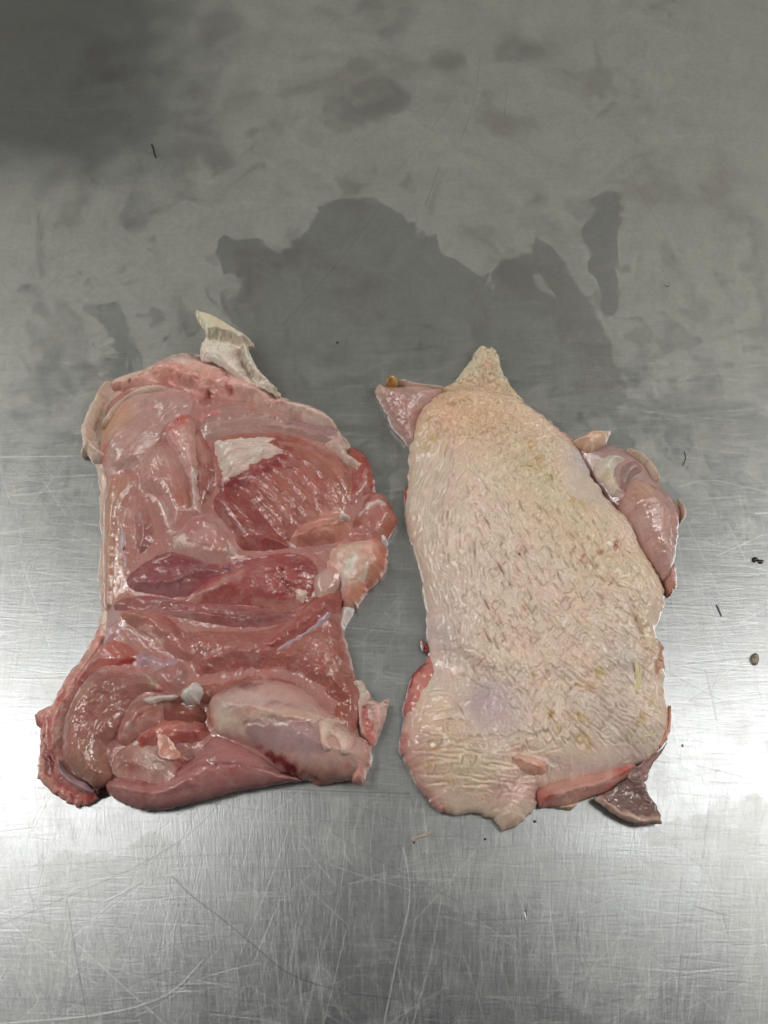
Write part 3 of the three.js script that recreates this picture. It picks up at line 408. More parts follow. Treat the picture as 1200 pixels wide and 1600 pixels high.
  // its bundles of fibres, lying side by side and fanning to the lower right
  [[430, 690, 490, 700, 530, 735, 546, 775], [436, 704, 485, 725, 520, 760, 536, 795], [436, 718, 478, 745, 508, 778, 522, 806], [424, 730, 462, 760, 490, 790, 504, 815], [408, 738, 444, 770, 470, 800, 484, 824], [390, 748, 425, 780, 450, 808, 464, 834], [372, 756, 405, 784, 430, 812, 446, 838]].forEach((a, i) => {
    const l = spline(pairs(a), false, 3), off = (s) => l.map(([u, v], k) => { const t = k / (l.length - 1), w = 13 * Math.pow(Math.sin(Math.PI * lerp(0.08, 0.985, t)), 0.6) * s, q = l[Math.min(k + 1, l.length - 1)], p = l[Math.max(k - 1, 0)], dx = q[0] - p[0], dz = q[1] - p[1], d = Math.hypot(dx, dz); return [u - (dz / d) * w, v + (dx / d) * w]; });
    T('fibre_bundle', { o: [...off(1), ...off(-1).reverse()].flat(), h: 0.5, y0: -0.35, ride: true, w: 3.4, soft: 0.8, c: [C(190, 122, 108), C(184, 112, 100), C(188, 114, 104)][i % 3], m: M.muscle, cell: 0.4, edge: 0.3, rough: 0.3, fib: { p: a, h: 0.2, n: 2.4, s: 16, a: 0.5, v: 0.14, c: C(226, 172, 154) }, paint: [S(a.slice(0, 4), 9, C(160, 84, 84), i > 1 ? 0.4 : 0.2, 0.9), S(a.slice(-4), 8, C(204, 140, 126), 0.4, 0.9)] });
  });
  T('tendon_sheet', { o: [325, 678, 338, 677, 352, 680, 378, 676, 404, 676, 426, 675, 434, 684, 432, 694, 446, 705, 438, 714, 424, 722, 404, 730, 384, 742, 366, 748, 350, 752, 346, 764, 341, 752, 339, 730, 328, 712], h: 1.5, y0: -0.5, ride: true, w: 7, soft: 0.6, c: C(231, 210, 199), m: M.fat, cell: 0.4, edge: 1, rough: 0.5, b: 8, up: [B(360, 700, 26, 14, 0, 0.8, 1, 0.9), S([340, 700, 400, 690, 430, 690], 3, -0.5, 1, 0.9)],
    paint: [S([345, 755, 380, 742, 425, 722], 5, C(196, 130, 140), 0.7, 0.9), B(400, 710, 30, 14, -20, C(226, 206, 192), 0.6, 0.8), S([430, 680, 442, 706], 4, C(210, 160, 156), 0.6, 0.9), S([330, 690, 360, 684, 410, 682], 4, white, 0.6, 0.8), S([336, 720, 370, 708, 420, 700], 2, C(210, 160, 152), 0.5, 0.9), S([350, 742, 384, 722, 436, 706], 2.5, C(206, 150, 146), 0.5, 0.9), S([424, 676, 434, 690, 444, 706, 424, 722], 5, C(206, 150, 146), 0.6, 0.9)], fib: { p: [330, 700, 380, 692, 440, 700], h: 0.1, a: 0.2, c: C(214, 176, 164), s: 30 }, vary: 0.16 }, 'cream white tendon sheet on the round muscle');
  T('muscle', { o: [334, 776, 348, 766, 370, 772, 390, 782, 408, 800, 426, 824, 446, 844, 453, 853, 430, 858, 405, 860, 378, 858, 362, 838, 345, 812, 334, 795], h: 15.5, y0: 5, w: 11, c: C(160, 86, 82), m: M.muscle, up: [S([352, 772, 380, 795, 425, 840], 3, -0.6, 1, 0.9)], paint: [S([342, 770, 380, 782], 7, C(146, 66, 76), 0.5, 0.9), S([362, 840, 405, 856], 6, C(180, 104, 92), 0.6, 0.9)], fib: { p: [340, 775, 380, 815, 450, 855], h: 0.12, a: 0.2 } });
  T('muscle', { o: [455, 838, 470, 822, 495, 808, 522, 802, 540, 806, 551, 820, 547, 834, 530, 842, 505, 847, 478, 850, 460, 848], h: 16, y0: 6, w: 8, c: C(208, 140, 122), m: M.slick, cell: 0.4, rough: 0.7, up: [S([470, 840, 500, 826, 540, 820], 4, 0.9, 1, 0.9), B(530, 820, 10, 8, 0, 0.8, 1, 0.9)], paint: [S([470, 845, 520, 840], 4, C(176, 100, 90), 0.6, 0.9), B(530, 812, 9, 6, 0, pinkfat, 0.7, 0.8)] });
  T('tendon', { o: [530, 803, 540, 802, 547, 809, 542, 812, 532, 810], h: 18, y0: 14, w: 1.5, c: white, m: M.fat, cell: 0.35, edge: 0.3 });
  // ---- middle left
  T('muscle', { o: [216, 756, 220, 724, 230, 700, 246, 690, 264, 690, 284, 708, 298, 744, 306, 778, 308, 800, 296, 816, 276, 830, 262, 822, 256, 800, 244, 778, 228, 768], h: 15.5, y0: 5, w: 13, c: C(198, 144, 134), m: M.muscle, up: [B(250, 715, 18, 14, 0, 0.8, 1, 0.9)], paint: [B(240, 715, 22, 22, 0, C(200, 150, 138), 0.8, 0.9), B(290, 780, 18, 30, -20, C(186, 112, 98), 0.8, 0.9), S([244, 775, 258, 800, 266, 826], 3.5, C(214, 170, 160), 0.8, 0.9)], fib: { p: [240, 690, 265, 750, 285, 820], h: 0.1, a: 0.15 } });
  T('sinew', { o: [260, 672, 268, 658, 282, 651, 296, 650, 302, 668, 303, 692, 306, 720, 305, 745, 308, 775, 311, 800, 303, 799, 300, 772, 296, 748, 287, 724, 276, 705, 266, 690], h: 16.5, y0: 8, w: 4, c: C(214, 158, 148), m: M.slick, cell: 0.35, rough: 0.8, edge: 0.6, up: [S([285, 660, 292, 690, 300, 730, 306, 790], 3, 1, 1, 0.9), S([275, 680, 290, 710], 3, -0.8, 1, 0.9)], paint: [B(284, 660, 10, 9, 0, C(196, 44, 40), 0.8, 0.9), B(268, 672, 6, 5, 0, C(190, 60, 56), 0.6, 0.9), S([300, 735, 306, 770, 308, 798], 3, white, 0.7, 0.9), S([285, 690, 296, 715], 5, C(228, 186, 172), 0.7, 0.9)] }, 'pink sinew with a red end');
  T('muscle', { o: [296, 690, 312, 672, 324, 690, 332, 712, 338, 740, 336, 765, 326, 780, 314, 795, 308, 770, 304, 730], h: 12.5, y0: 5, w: 7, c: C(168, 102, 92), m: M.muscle, paint: [S([310, 690, 322, 720], 7, C(198, 146, 132), 0.7, 0.9)], fib: { p: [310, 680, 318, 740, 320, 790], h: 0.12 } });
  T('muscle', { o: [172, 744, 200, 740, 222, 752, 212, 772, 198, 790, 190, 815, 186, 850, 182, 900, 176, 940, 166, 950, 162, 900, 163, 830, 164, 780], h: 9.5, y0: 3, w: 9, c: C(196, 146, 128), m: M.slick, rough: 0.3, paint: [S([196, 780, 188, 812], 3, C(216, 182, 172), 0.7, 0.9), S([168, 800, 170, 900], 5, C(204, 160, 130), 0.6, 0.9)], fib: { p: [190, 745, 180, 830, 172, 945], h: 0.05, a: 0.1, s: 15 } });
  T('membrane', { o: [184, 815, 188, 822, 192, 836, 191, 848, 193, 866, 190, 886, 185, 862, 180, 848, 180, 832], h: 0.8, y0: -0.3, ride: true, w: 2, c: lilac, m: M.slick, cell: 0.35, edge: 0.3, paint: [B(187, 850, 3.5, 6, 0, C(150, 16, 20), 1, 0.6), B(187, 865, 4, 8, 0, C(206, 140, 136), 0.8, 0.9)] }, 'small pale membrane with a spot of blood');
  T('muscle', { o: [190, 800, 202, 782, 222, 770, 244, 778, 258, 800, 264, 828, 262, 850, 246, 872, 222, 886, 204, 884, 192, 866, 189, 830], h: 12, y0: 5, w: 14, soft: 0.8, c: C(182, 124, 116), m: M.muscle, rough: 0.6, paint: [B(215, 795, 24, 18, -20, C(186, 126, 116), 0.8, 0.9), B(226, 840, 26, 26, 0, C(158, 92, 94), 0.7, 0.95), S([206, 882, 240, 872, 262, 848], 3, C(196, 150, 156), 0.5, 0.9)], fib: { p: [215, 772, 220, 830, 215, 885], h: 0.1 } });
  T('muscle', { o: [266, 850, 282, 826, 302, 806, 326, 802, 346, 812, 358, 828, 368, 846, 368, 864, 352, 880, 322, 876, 292, 868, 274, 862], h: 16, y0: 6, w: 11, c: C(200, 150, 143), m: M.muscle, up: [S([300, 815, 330, 822, 352, 840], 4, 0.8, 1, 0.9), S([290, 850, 330, 860], 4, -0.6, 1, 0.9)], paint: [B(300, 830, 20, 12, -40, C(180, 104, 100), 0.6, 0.9), B(345, 850, 20, 16, 30, C(200, 142, 130), 0.7, 0.9)] });
  T('tendon', { o: [262, 824, 272, 826, 284, 826, 296, 838, 306, 850, 296, 856, 280, 860, 266, 862, 262, 846], h: 1.2, y0: -0.5, ride: true, w: 4, soft: 0.9, c: C(228, 200, 188), m: M.fat, cell: 0.35, edge: 0.8, paint: [B(290, 852, 12, 6, 20, C(220, 178, 172), 0.7, 0.9)], fib: { p: [270, 825, 285, 860], h: 0.15, a: 0.3, c: white } }, 'short white tendon end');
  // ---- across the middle
  T('muscle', { o: [196, 906, 212, 888, 236, 872, 264, 862, 300, 868, 345, 880, 382, 868, 396, 872, 388, 892, 352, 902, 322, 914, 300, 930, 268, 934, 232, 928, 206, 922], h: 14, y0: 5, w: 11, c: C(158, 92, 98), m: M.slick, rough: 0.8, up: [S([215, 915, 270, 912, 320, 890, 370, 876], 4, 1, 1, 0.9), S([240, 885, 300, 886, 350, 892], 4, -0.8, 1, 0.9)], paint: [S([205, 915, 250, 924, 290, 922], 8, C(176, 122, 128), 0.5, 0.9), S([250, 880, 310, 880], 8, C(140, 70, 78), 0.7, 0.9), S([300, 868, 345, 882, 385, 870], 3, C(190, 140, 142), 0.5, 0.9)], fib: { p: [200, 918, 270, 895, 390, 876], h: 0.08, a: 0.12 } });  // the lilac strokes put a wet sheen into the colour
  T('muscle', { o: [286, 938, 306, 918, 330, 902, 360, 888, 392, 872, 425, 864, 456, 862, 480, 868, 494, 882, 496, 906, 486, 932, 468, 948, 440, 954, 405, 948, 368, 944, 330, 944, 304, 944], h: 17, y0: 5, w: 14, c: C(176, 96, 92), m: M.muscle, rough: 0.7,
    up: [S([320, 930, 380, 905, 440, 890, 480, 890], 5, 0.8, 1, 0.9), S([440, 900, 448, 915, 452, 930], 3, -1.6, 1, 0.8)], paint: [S([300, 938, 350, 912, 380, 898], 6, C(214, 156, 148), 0.7, 0.9), S([440, 898, 450, 922], 4, C(130, 40, 44), 0.8, 0.9), S([400, 940, 440, 950, 465, 944], 5, C(206, 140, 124), 0.7, 0.9), B(470, 885, 22, 12, 10, C(150, 76, 82), 0.7, 0.9), B(400, 890, 26, 14, -20, C(184, 112, 106), 0.6, 0.9)], fib: { p: [295, 940, 360, 915, 430, 905, 490, 900], h: 0.13, a: 0.25 } });
  T('tendon', { o: [456, 918, 468, 914, 484, 914, 491, 912, 488, 926, 482, 940, 474, 948, 462, 940, 457, 930], h: 1.1, y0: -0.5, ride: true, w: 4, soft: 0.9, c: C(226, 192, 174), m: M.fat, cell: 0.35, edge: 0.7, rough: 0.6, fib: { p: [458, 925, 490, 920], h: 0.15, a: 0.3, c: white } });
  T('muscle', { o: [178, 946, 200, 934, 236, 932, 280, 938, 330, 944, 390, 948, 440, 956, 482, 950, 470, 966, 430, 978, 380, 982, 330, 976, 290, 968, 245, 962, 205, 962], h: 11.5, y0: 5, w: 7, c: C(168, 104, 104), m: M.slick, up: [S([210, 944, 280, 950, 350, 960], 3, -0.9, 1, 0.9)], paint: [S([340, 966, 400, 968, 450, 960], 6, C(136, 74, 78), 0.7, 0.9), S([240, 956, 300, 964], 5, C(196, 144, 142), 0.6, 0.9)], fib: { p: [185, 948, 300, 956, 470, 962], h: 0.07, a: 0.12 } });
  T('membrane', { o: [378, 978, 410, 977, 440, 973, 444, 977, 412, 982, 380, 984], h: 0.5, y0: -0.5, ride: true, w: 1.2, c: C(206, 160, 158), m: M.slick, cell: 0.3, edge: 0.3 });
  // ---- lower middle
  T('muscle', { o: [188, 956, 206, 950, 232, 950, 262, 964, 290, 988, 304, 1010, 308, 1026, 294, 1034, 270, 1024, 246, 1004, 220, 986, 198, 974], h: 13.5, y0: 5, w: 8, c: C(190, 122, 112), m: M.muscle, rough: 0.6, up: [S([210, 960, 260, 985, 298, 1025], 4, 0.9, 1, 0.9)], paint: [S([222, 980, 250, 1000, 256, 1006], 4, C(224, 176, 166), 0.8, 0.9), S([262, 970, 300, 1010], 4, C(164, 90, 86), 0.7, 0.9)], fib: { p: [190, 958, 250, 980, 305, 1028], h: 0.12, a: 0.2 } });
  T('membrane', { o: [160, 1004, 166, 986, 172, 976, 184, 972, 192, 982, 188, 996, 176, 1004, 164, 1012], h: 9, y0: 5, w: 4, c: C(206, 166, 168), m: M.slick, cell: 0.4 });
  T('muscle', { o: [286, 990, 312, 982, 346, 984, 392, 984, 436, 972, 470, 956, 500, 930, 522, 912, 532, 926, 530, 952, 532, 980, 540, 1010, 550, 1050, 558, 1085, 556, 1120, 548, 1142, 520, 1130, 470, 1096, 400, 1086, 340, 1096, 310, 1092, 300, 1050], h: 13.5, y0: 4, w: 13, b: 1, c: C(174, 104, 94), m: M.muscle, rough: 0.7, cell: 0.45,
    up: [B(370, 1015, 60, 26, 0, 1.5, 1, 0.9), S([330, 1062, 390, 1050, 460, 1058, 520, 1100], 16, -4.5, 1, 0.9), S([512, 1020, 526, 1060, 534, 1090], 5, 0.9, 1, 0.9), B(300, 995, 16, 10, 0, -1, 1, 0.9)],
    paint: [B(360, 1010, 70, 26, 0, C(184, 116, 108), 0.7, 0.9), B(525, 1080, 26, 46, -10, C(166, 98, 82), 0.7, 0.9), S([514, 1024, 525, 1050], 4, C(206, 150, 136), 0.6, 0.9), B(500, 1010, 22, 14, 0, C(200, 140, 128), 0.6, 0.9), S([538, 960, 540, 1000, 550, 1040], 4, C(224, 186, 176), 0.7, 0.9)], fib: { p: [290, 1010, 400, 1005, 500, 1030, 552, 1120], h: 0.1, a: 0.22 } });
  T('muscle', { o: [404, 1006, 438, 982, 470, 954, 498, 930, 518, 924, 530, 936, 520, 956, 506, 974, 486, 990, 460, 1006, 434, 1020, 418, 1018], h: 17, y0: 7, w: 8, c: C(176, 98, 92), m: M.muscle, up: [S([425, 1008, 475, 975, 515, 938], 3, 0.8, 1, 0.9)], paint: [S([405, 1004, 450, 976, 490, 942], 3, C(200, 130, 116), 0.6, 0.9)], fib: { p: [410, 1012, 470, 975, 525, 930], h: 0.12, a: 0.2 } });
  T('vein', { o: [430, 1018, 440, 1006, 460, 994, 482, 980, 500, 964, 512, 954, 518, 956, 508, 970, 488, 986, 466, 1000, 446, 1012], h: 0.8, y0: -0.4, ride: true, w: 2, c: C(192, 160, 172), m: M.slick, cell: 0.35, edge: 0.3 }, 'lilac vein along the diagonal muscle');
  // ---- joint at the right edge
  T('joint_muscle', { o: [548, 822, 560, 800, 572, 780, 584, 768, 598, 772, 616, 800, 617, 810, 606, 832, 592, 846, 570, 856, 552, 852, 540, 842], h: 14, y0: 3, w: 9, b: 0.8, c: C(190, 122, 112), m: M.slick, rough: 0.7, up: [S([566, 804, 584, 792, 600, 792], 3, 0.9, 1, 0.9)], paint: [S([562, 806, 580, 793, 602, 793], 4, C(234, 222, 222), 0.85, 0.8), S([562, 798, 576, 782], 5, C(166, 92, 92), 0.8, 0.9), S([604, 784, 614, 806, 604, 826], 7, C(186, 100, 78), 0.8, 0.9), B(560, 790, 5, 4, 0, C(226, 150, 150), 0.7, 0.8)] });
  T('fat_003', { o: [502, 888, 512, 862, 528, 846, 552, 842, 584, 836, 606, 852, 604, 878, 592, 904, 574, 918, 560, 944, 546, 952, 530, 946, 524, 926, 508, 906], h: 13.5, y0: 3, w: 8, b: 0.8, c: C(228, 180, 162), m: M.fat, rough: 0.7, edge: 0.7, up: [B(530, 862, 14, 10, -20, 1.4, 1, 0.9), B(560, 860, 14, 9, 0, 1, 1, 0.9), B(540, 905, 10, 8, 0, 1, 1, 0.9), S([548, 880, 532, 915], 4, -1, 1, 0.9)],
    paint: [S([592, 850, 600, 870, 586, 900, 566, 925], 12, C(206, 124, 98), 0.8, 0.9), S([552, 880, 540, 905, 524, 922], 7, C(240, 230, 222), 0.8, 0.9), B(552, 932, 14, 10, -30, C(222, 134, 110), 0.8, 0.9), B(528, 856, 16, 10, 0, C(238, 198, 182), 0.7, 0.9), S([565, 912, 575, 890], 3, white, 0.6, 0.8)], vary: 0.22 }, 'cream and orange fat at the right edge');
  T('membrane', { o: [494, 904, 500, 894, 514, 886, 526, 890, 528, 904, 522, 918, 512, 930, 502, 932, 494, 920], h: 16, y0: 10, w: 5, c: C(208, 160, 150), m: M.slick, cell: 0.4, paint: [B(510, 905, 10, 14, 10, C(214, 176, 168), 0.6, 0.9)] });
  T('skin_edge', { o: [530, 950, 540, 944, 554, 948, 550, 960, 540, 978, 537, 992, 542, 1012, 548, 1034, 552, 1050, 546, 1052, 536, 1026, 530, 1000, 528, 975], h: 8, y0: 2, w: 3, b: 0.6, c: C(238, 226, 222), m: M.fat, cell: 0.4 });
  T('membrane', { o: [590, 838, 602, 836, 606, 848, 600, 852, 592, 846], h: 9, y0: 3, w: 2.5, c: C(232, 230, 232), m: M.slick, cell: 0.35 });
  // ---- lower left
  T('skin_edge', { o: [150, 990, 172, 994, 166, 1012, 154, 1036, 140, 1062, 124, 1094, 114, 1122, 108, 1150, 108, 1176, 116, 1196, 134, 1210, 154, 1224, 162, 1230, 152, 1248, 138, 1258, 120, 1260, 100, 1252, 82, 1238, 57, 1214, 60, 1184, 64, 1150, 60, 1128, 54, 1116, 78, 1100, 96, 1070, 124, 1028], h: 6.8, y0: 1.5, w: 8, b: 0.4, c: C(218, 154, 142), m: M.fat, rough: 0.7, edge: 0.8, cell: 0.45,
    up: [S([76, 1120, 74, 1180, 90, 1225, 130, 1245], 6, -1.4, 1, 0.9), S([66, 1125, 66, 1180, 72, 1215], 4, 1.2, 1, 0.9)],
    paint: [S([78, 1130, 78, 1180, 90, 1222, 135, 1246], 9, C(168, 66, 66), 0.6, 0.9), B(82, 1190, 8, 16, 0, C(110, 18, 26), 0.8, 0.9), S([100, 1080, 92, 1120], 5, C(186, 80, 78), 0.6, 0.9), B(100, 1072, 3, 3, 0, clot, 0.7, 0.7), B(93, 1094, 3, 4, 0, C(170, 30, 34), 0.7, 0.8), S([150, 992, 120, 1036, 80, 1098], 4, C(234, 190, 172), 0.7, 0.9), B(90, 1240, 3, 3, 0, clot, 0.7, 0.7), B(112, 1244, 4, 2.5, 0, clot, 0.6, 0.7), B(142, 1240, 6, 5, 0, C(150, 24, 26), 0.7, 0.8), B(128, 1252, 3, 2, 0, clot, 0.6, 0.7)], vary: 0.22 }, 'bloodstained edge of skin at the lower left');
  T('muscle', { o: [150, 1020, 165, 1004, 186, 1000, 206, 1008, 222, 1022, 214, 1040, 190, 1046, 160, 1044, 138, 1056, 124, 1074, 122, 1058], h: 10.5, y0: 3, w: 7, c: C(192, 112, 104), m: M.slick, rough: 0.7, paint: [S([180, 1044, 214, 1034, 222, 1040], 4, C(170, 50, 48), 0.7, 0.9), S([140, 1040, 170, 1010], 6, C(204, 136, 126), 0.6, 0.9)] });
  T('membrane', { o: [206, 1024, 216, 1011, 232, 1016, 248, 1022, 264, 1018, 282, 1026, 286, 1036, 272, 1046, 250, 1050, 234, 1040, 222, 1036, 212, 1042], h: 1.8, y0: -0.4, ride: true, w: 5, c: C(188, 148, 160), m: M.slick, cell: 0.4, rough: 0.9, up: [B(222, 1022, 6, 8, 0, 1, 1, 0.9), B(268, 1032, 10, 8, 0, 0.8, 1, 0.9)] }, 'shiny lilac membrane');
  T('muscle', { o: [244, 1050, 262, 1042, 282, 1036, 292, 1046, 288, 1066, 276, 1080, 258, 1076, 248, 1064], h: 12.5, y0: 6, w: 6, c: C(178, 122, 116), m: M.slick, cell: 0.4 });
  T('muscle', { o: [152, 1042, 172, 1044, 200, 1048, 228, 1049, 244, 1056, 256, 1072, 264, 1078, 246, 1086, 228, 1084, 212, 1096, 198, 1118, 190, 1140, 182, 1154, 168, 1166, 168, 1186, 176, 1208, 166, 1222, 150, 1230, 132, 1222, 112, 1208, 96, 1188, 92, 1160, 95, 1130, 104, 1100, 120, 1072, 136, 1052], h: 17, y0: 6, w: 14, b: 2, soft: 0, c: C(172, 112, 102), m: M.slick, rough: 0.5, cell: 0.42,
    up: [S([160, 1044, 220, 1051, 252, 1072], 3, 1.6, 1, 0.8), B(185, 1090, 50, 26, -30, -3.4, 1, 0.95), B(140, 1180, 26, 26, 0, 1.2, 1, 0.95), S([150, 1110, 180, 1080], 6, -0.8, 1, 0.9)],
    paint: [S([150, 1044, 172, 1044, 225, 1051, 252, 1074], 4, C(224, 192, 180), 0.8, 0.9), B(240, 1062, 9, 10, 20, C(196, 160, 118), 0.7, 0.9), B(175, 1100, 40, 36, -30, C(160, 98, 88), 0.35, 0.95), S([100, 1120, 93, 1165, 104, 1198, 140, 1224], 4, C(196, 158, 156), 0.7, 0.9), B(145, 1190, 30, 24, 20, C(182, 132, 110), 0.7, 0.9), B(132, 1082, 16, 14, -30, C(188, 142, 122), 0.6, 0.9)], fib: { p: [110, 1180, 130, 1110, 180, 1070, 250, 1066], h: 0.1, a: 0.14, s: 25 } }, 'smooth brown lobe of muscle with a pale rim');
  T('membrane', { o: [92, 1186, 104, 1204, 122, 1216, 142, 1228, 144, 1240, 128, 1238, 108, 1226, 92, 1210, 88, 1196], h: 8.5, y0: 4, w: 3, c: C(178, 142, 148), m: M.slick, cell: 0.4 });
  T('muscle', { o: [185, 1142, 194, 1122, 208, 1100, 228, 1094, 250, 1094, 254, 1108, 248, 1122, 232, 1134, 212, 1146, 196, 1158, 186, 1156], h: 18, y0: 8, w: 8, c: C(186, 126, 114), m: M.slick, cell: 0.4, up: [S([195, 1140, 225, 1108, 248, 1100], 4, 0.8, 1, 0.9)], paint: [S([188, 1150, 210, 1140, 246, 1118], 4, C(222, 170, 158), 0.6, 0.9), B(202, 1136, 4, 3, 0, white, 0.6, 0.8)] });
  T('muscle', { o: [216, 1160, 220, 1146, 244, 1134, 250, 1124, 270, 1130, 292, 1130, 312, 1132, 322, 1146, 304, 1156, 276, 1160, 252, 1164, 230, 1168], h: 15.5, y0: 6, w: 7, c: C(188, 116, 106), m: M.slick, cell: 0.4, rough: 1, edge: 0.8, paint: [S([220, 1160, 246, 1146, 250, 1150], 6, C(166, 30, 28), 0.6, 0.9), S([262, 1158, 300, 1150, 322, 1140], 5, C(176, 40, 36), 0.4, 0.9), B(262, 1136, 12, 5, -10, C(224, 140, 128), 0.8, 0.9), S([246, 1140, 290, 1132], 3, C(226, 150, 136), 0.7, 0.9)] });
  T('flesh_bit', { o: [244, 1092, 262, 1086, 282, 1092, 296, 1102, 312, 1108, 318, 1122, 300, 1128, 270, 1126, 252, 1122], h: 12, y0: 5, w: 6, c: C(156, 92, 80), m: M.slick, cell: 0.4, paint: [B(260, 1100, 9, 8, 0, C(206, 160, 140), 0.8, 0.9), S([246, 1092, 276, 1086], 3, white, 0.7, 0.9)] });
  T('tendon', { o: [222, 1094, 240, 1086, 262, 1085, 278, 1087, 266, 1093, 248, 1095, 236, 1101], h: 19, y0: 16.4, w: 1.8, c: C(226, 210, 204), m: M.fat, cell: 0.35 });
  T('cartilage', { o: [279, 1088, 284, 1076, 294, 1069, 305, 1063, 313, 1070, 316, 1080, 309, 1094, 296, 1101, 284, 1097], h: 20, y0: 8, w: 5, c: C(238, 234, 232), m: M.fat, cell: 0.35, edge: 0.3, rough: 0.4, paint: [B(306, 1090, 5, 8, 20, C(216, 206, 204), 0.6, 0.9)] }, 'white knob of cartilage');
  T('fat_004', { o: [178, 1180, 194, 1168, 216, 1166, 240, 1166, 262, 1170, 284, 1178, 298, 1186, 280, 1192, 274, 1208, 268, 1223, 250, 1222, 224, 1218, 200, 1216, 180, 1208], h: 16.5, y0: 7, w: 9, c: C(196, 146, 134), m: M.slick, cell: 0.38, rough: 1.3, edge: 1, up: [S([220, 1170, 232, 1192, 230, 1216], 4, -1.6, 1, 0.9), S([240, 1180, 262, 1196, 266, 1218], 5, 1.4, 1, 0.9)], paint: [B(240, 1182, 22, 14, 10, C(226, 196, 182), 0.8, 0.9), S([188, 1176, 210, 1200], 9, C(172, 112, 100), 0.7, 0.9), B(286, 1196, 10, 10, 0, C(170, 20, 24), 0.75, 0.9), S([240, 1190, 262, 1212], 5, C(214, 186, 176), 0.6, 0.9)], fib: { p: [236, 1180, 262, 1216], h: 0.15, a: 0.25, c: white } }, 'pale ragged fat and tissue');
  T('membrane', { o: [249, 1154, 254, 1151, 261, 1157, 268, 1168, 276, 1180, 264, 1181, 252, 1178, 249, 1166], h: 20, y0: 16, w: 1.6, c: C(214, 150, 128), m: M.slick, cell: 0.35 });
  // ---- lower right: the lobe in its white sheath
  const dr = T('muscle', { o: [320, 1098, 328, 1082, 350, 1068, 382, 1058, 420, 1055, 460, 1064, 486, 1080, 506, 1100, 534, 1124, 560, 1144, 578, 1160, 582, 1186, 570, 1206, 540, 1216, 500, 1218, 470, 1214, 440, 1204, 396, 1172, 346, 1152, 324, 1130], h: 25, y0: 5, w: 22, b: 1, soft: 0, c: C(220, 178, 166), m: M.slick, cell: 0.42, rough: 0.7,
    up: [S([345, 1100, 400, 1116, 480, 1120], 10, 0.9, 1, 0.9), S([390, 1134, 440, 1132, 494, 1136], 3, -0.9, 1, 0.9)],
    paint: [B(345, 1082, 26, 14, -30, C(190, 128, 124), 0.7, 0.9), B(386, 1070, 16, 9, 20, C(120, 46, 74), 0.75, 0.95), B(405, 1072, 6, 4, 0, C(150, 70, 84), 0.7, 0.9), S([350, 1082, 366, 1074], 4, C(150, 70, 90), 0.5, 0.9), S([400, 1062, 450, 1068, 500, 1104], 9, C(216, 160, 150), 0.7, 0.9), B(380, 1100, 40, 14, 0, C(216, 188, 184), 0.7, 0.9), B(450, 1106, 34, 10, 5, C(206, 172, 170), 0.6, 0.9), B(432, 1106, 8, 4, 0, C(170, 116, 118), 0.7, 0.9), B(455, 1110, 9, 3, -15, C(176, 130, 134), 0.6, 0.9), S([388, 1122, 440, 1120, 495, 1124], 6, C(228, 190, 172), 0.7, 0.9), B(352, 1130, 22, 16, 20, C(240, 220, 200), 0.85, 0.9),
      A([386, 1140, 400, 1136, 440, 1134, 494, 1136, 504, 1150, 508, 1168, 516, 1186, 490, 1184, 450, 1180, 415, 1174, 392, 1162], 5, C(182, 146, 150), 0.9), S([392, 1136, 420, 1130, 450, 1136], 2, C(236, 216, 206), 0.7, 0.9),
      S([330, 1146, 396, 1172, 440, 1204], 9, C(200, 146, 144), 0.8, 0.9), S([420, 1178, 450, 1192, 480, 1206, 530, 1214], 10, C(196, 130, 124), 0.8, 0.9), S([420, 1178, 440, 1190, 460, 1200], 6, C(126, 18, 36), 0.9, 0.7), B(450, 1200, 15, 6, 25, C(112, 12, 32), 0.85, 0.8), B(470, 1208, 10, 4, 10, C(150, 30, 44), 0.7, 0.8), B(490, 1214, 8, 3, 0, C(140, 26, 34), 0.7, 0.8), B(404, 1168, 5, 3, 20, C(140, 30, 50), 0.7, 0.8), B(428, 1176, 4, 3, 0, clot, 0.6, 0.8), B(520, 1194, 30, 12, 10, C(222, 180, 168), 0.6, 0.9), S([322, 1104, 330, 1126, 326, 1134], 5, C(220, 150, 136), 0.8, 0.9)] }, 'lobe of muscle in a whitish sheath with dark red blood spots');
  T('fat', { o: [499, 1134, 504, 1124, 514, 1118, 526, 1117, 532, 1124, 526, 1132, 536, 1140, 550, 1146, 553, 1160, 548, 1178, 540, 1184, 533, 1180, 530, 1164, 520, 1154, 514, 1160, 519, 1174, 514, 1180, 505, 1172, 502, 1154], h: 2.6, y0: -0.5, ride: true, w: 3, c: C(236, 204, 186), m: M.fat, cell: 0.35, rough: 0.9, up: [B(512, 1128, 8, 6, 0, 1.2, 1, 0.9), B(540, 1160, 7, 10, 0, 0.8, 1, 0.9)], paint: [S([524, 1136, 526, 1150], 3, C(206, 150, 138), 0.6, 0.9)] }, 'forked white scrap of fat', dr);
  T('fat', { o: [550, 1166, 562, 1156, 574, 1158, 580, 1168, 580, 1192, 572, 1208, 568, 1222, 562, 1226, 552, 1220, 548, 1204, 541, 1192, 548, 1180], h: 17, y0: 8, w: 5, b: 4, c: C(228, 172, 160), m: M.fat, cell: 0.35, rough: 1, edge: 0.8, up: [S([554, 1180, 566, 1172], 3, -1.4, 1, 0.9)], paint: [S([552, 1186, 560, 1176], 3, C(190, 80, 76), 0.7, 0.9), B(562, 1206, 9, 12, 0, C(222, 160, 148), 0.7, 0.9), B(578, 1190, 3, 6, 0, C(180, 50, 50), 0.7, 0.9)] }, undefined, dr);
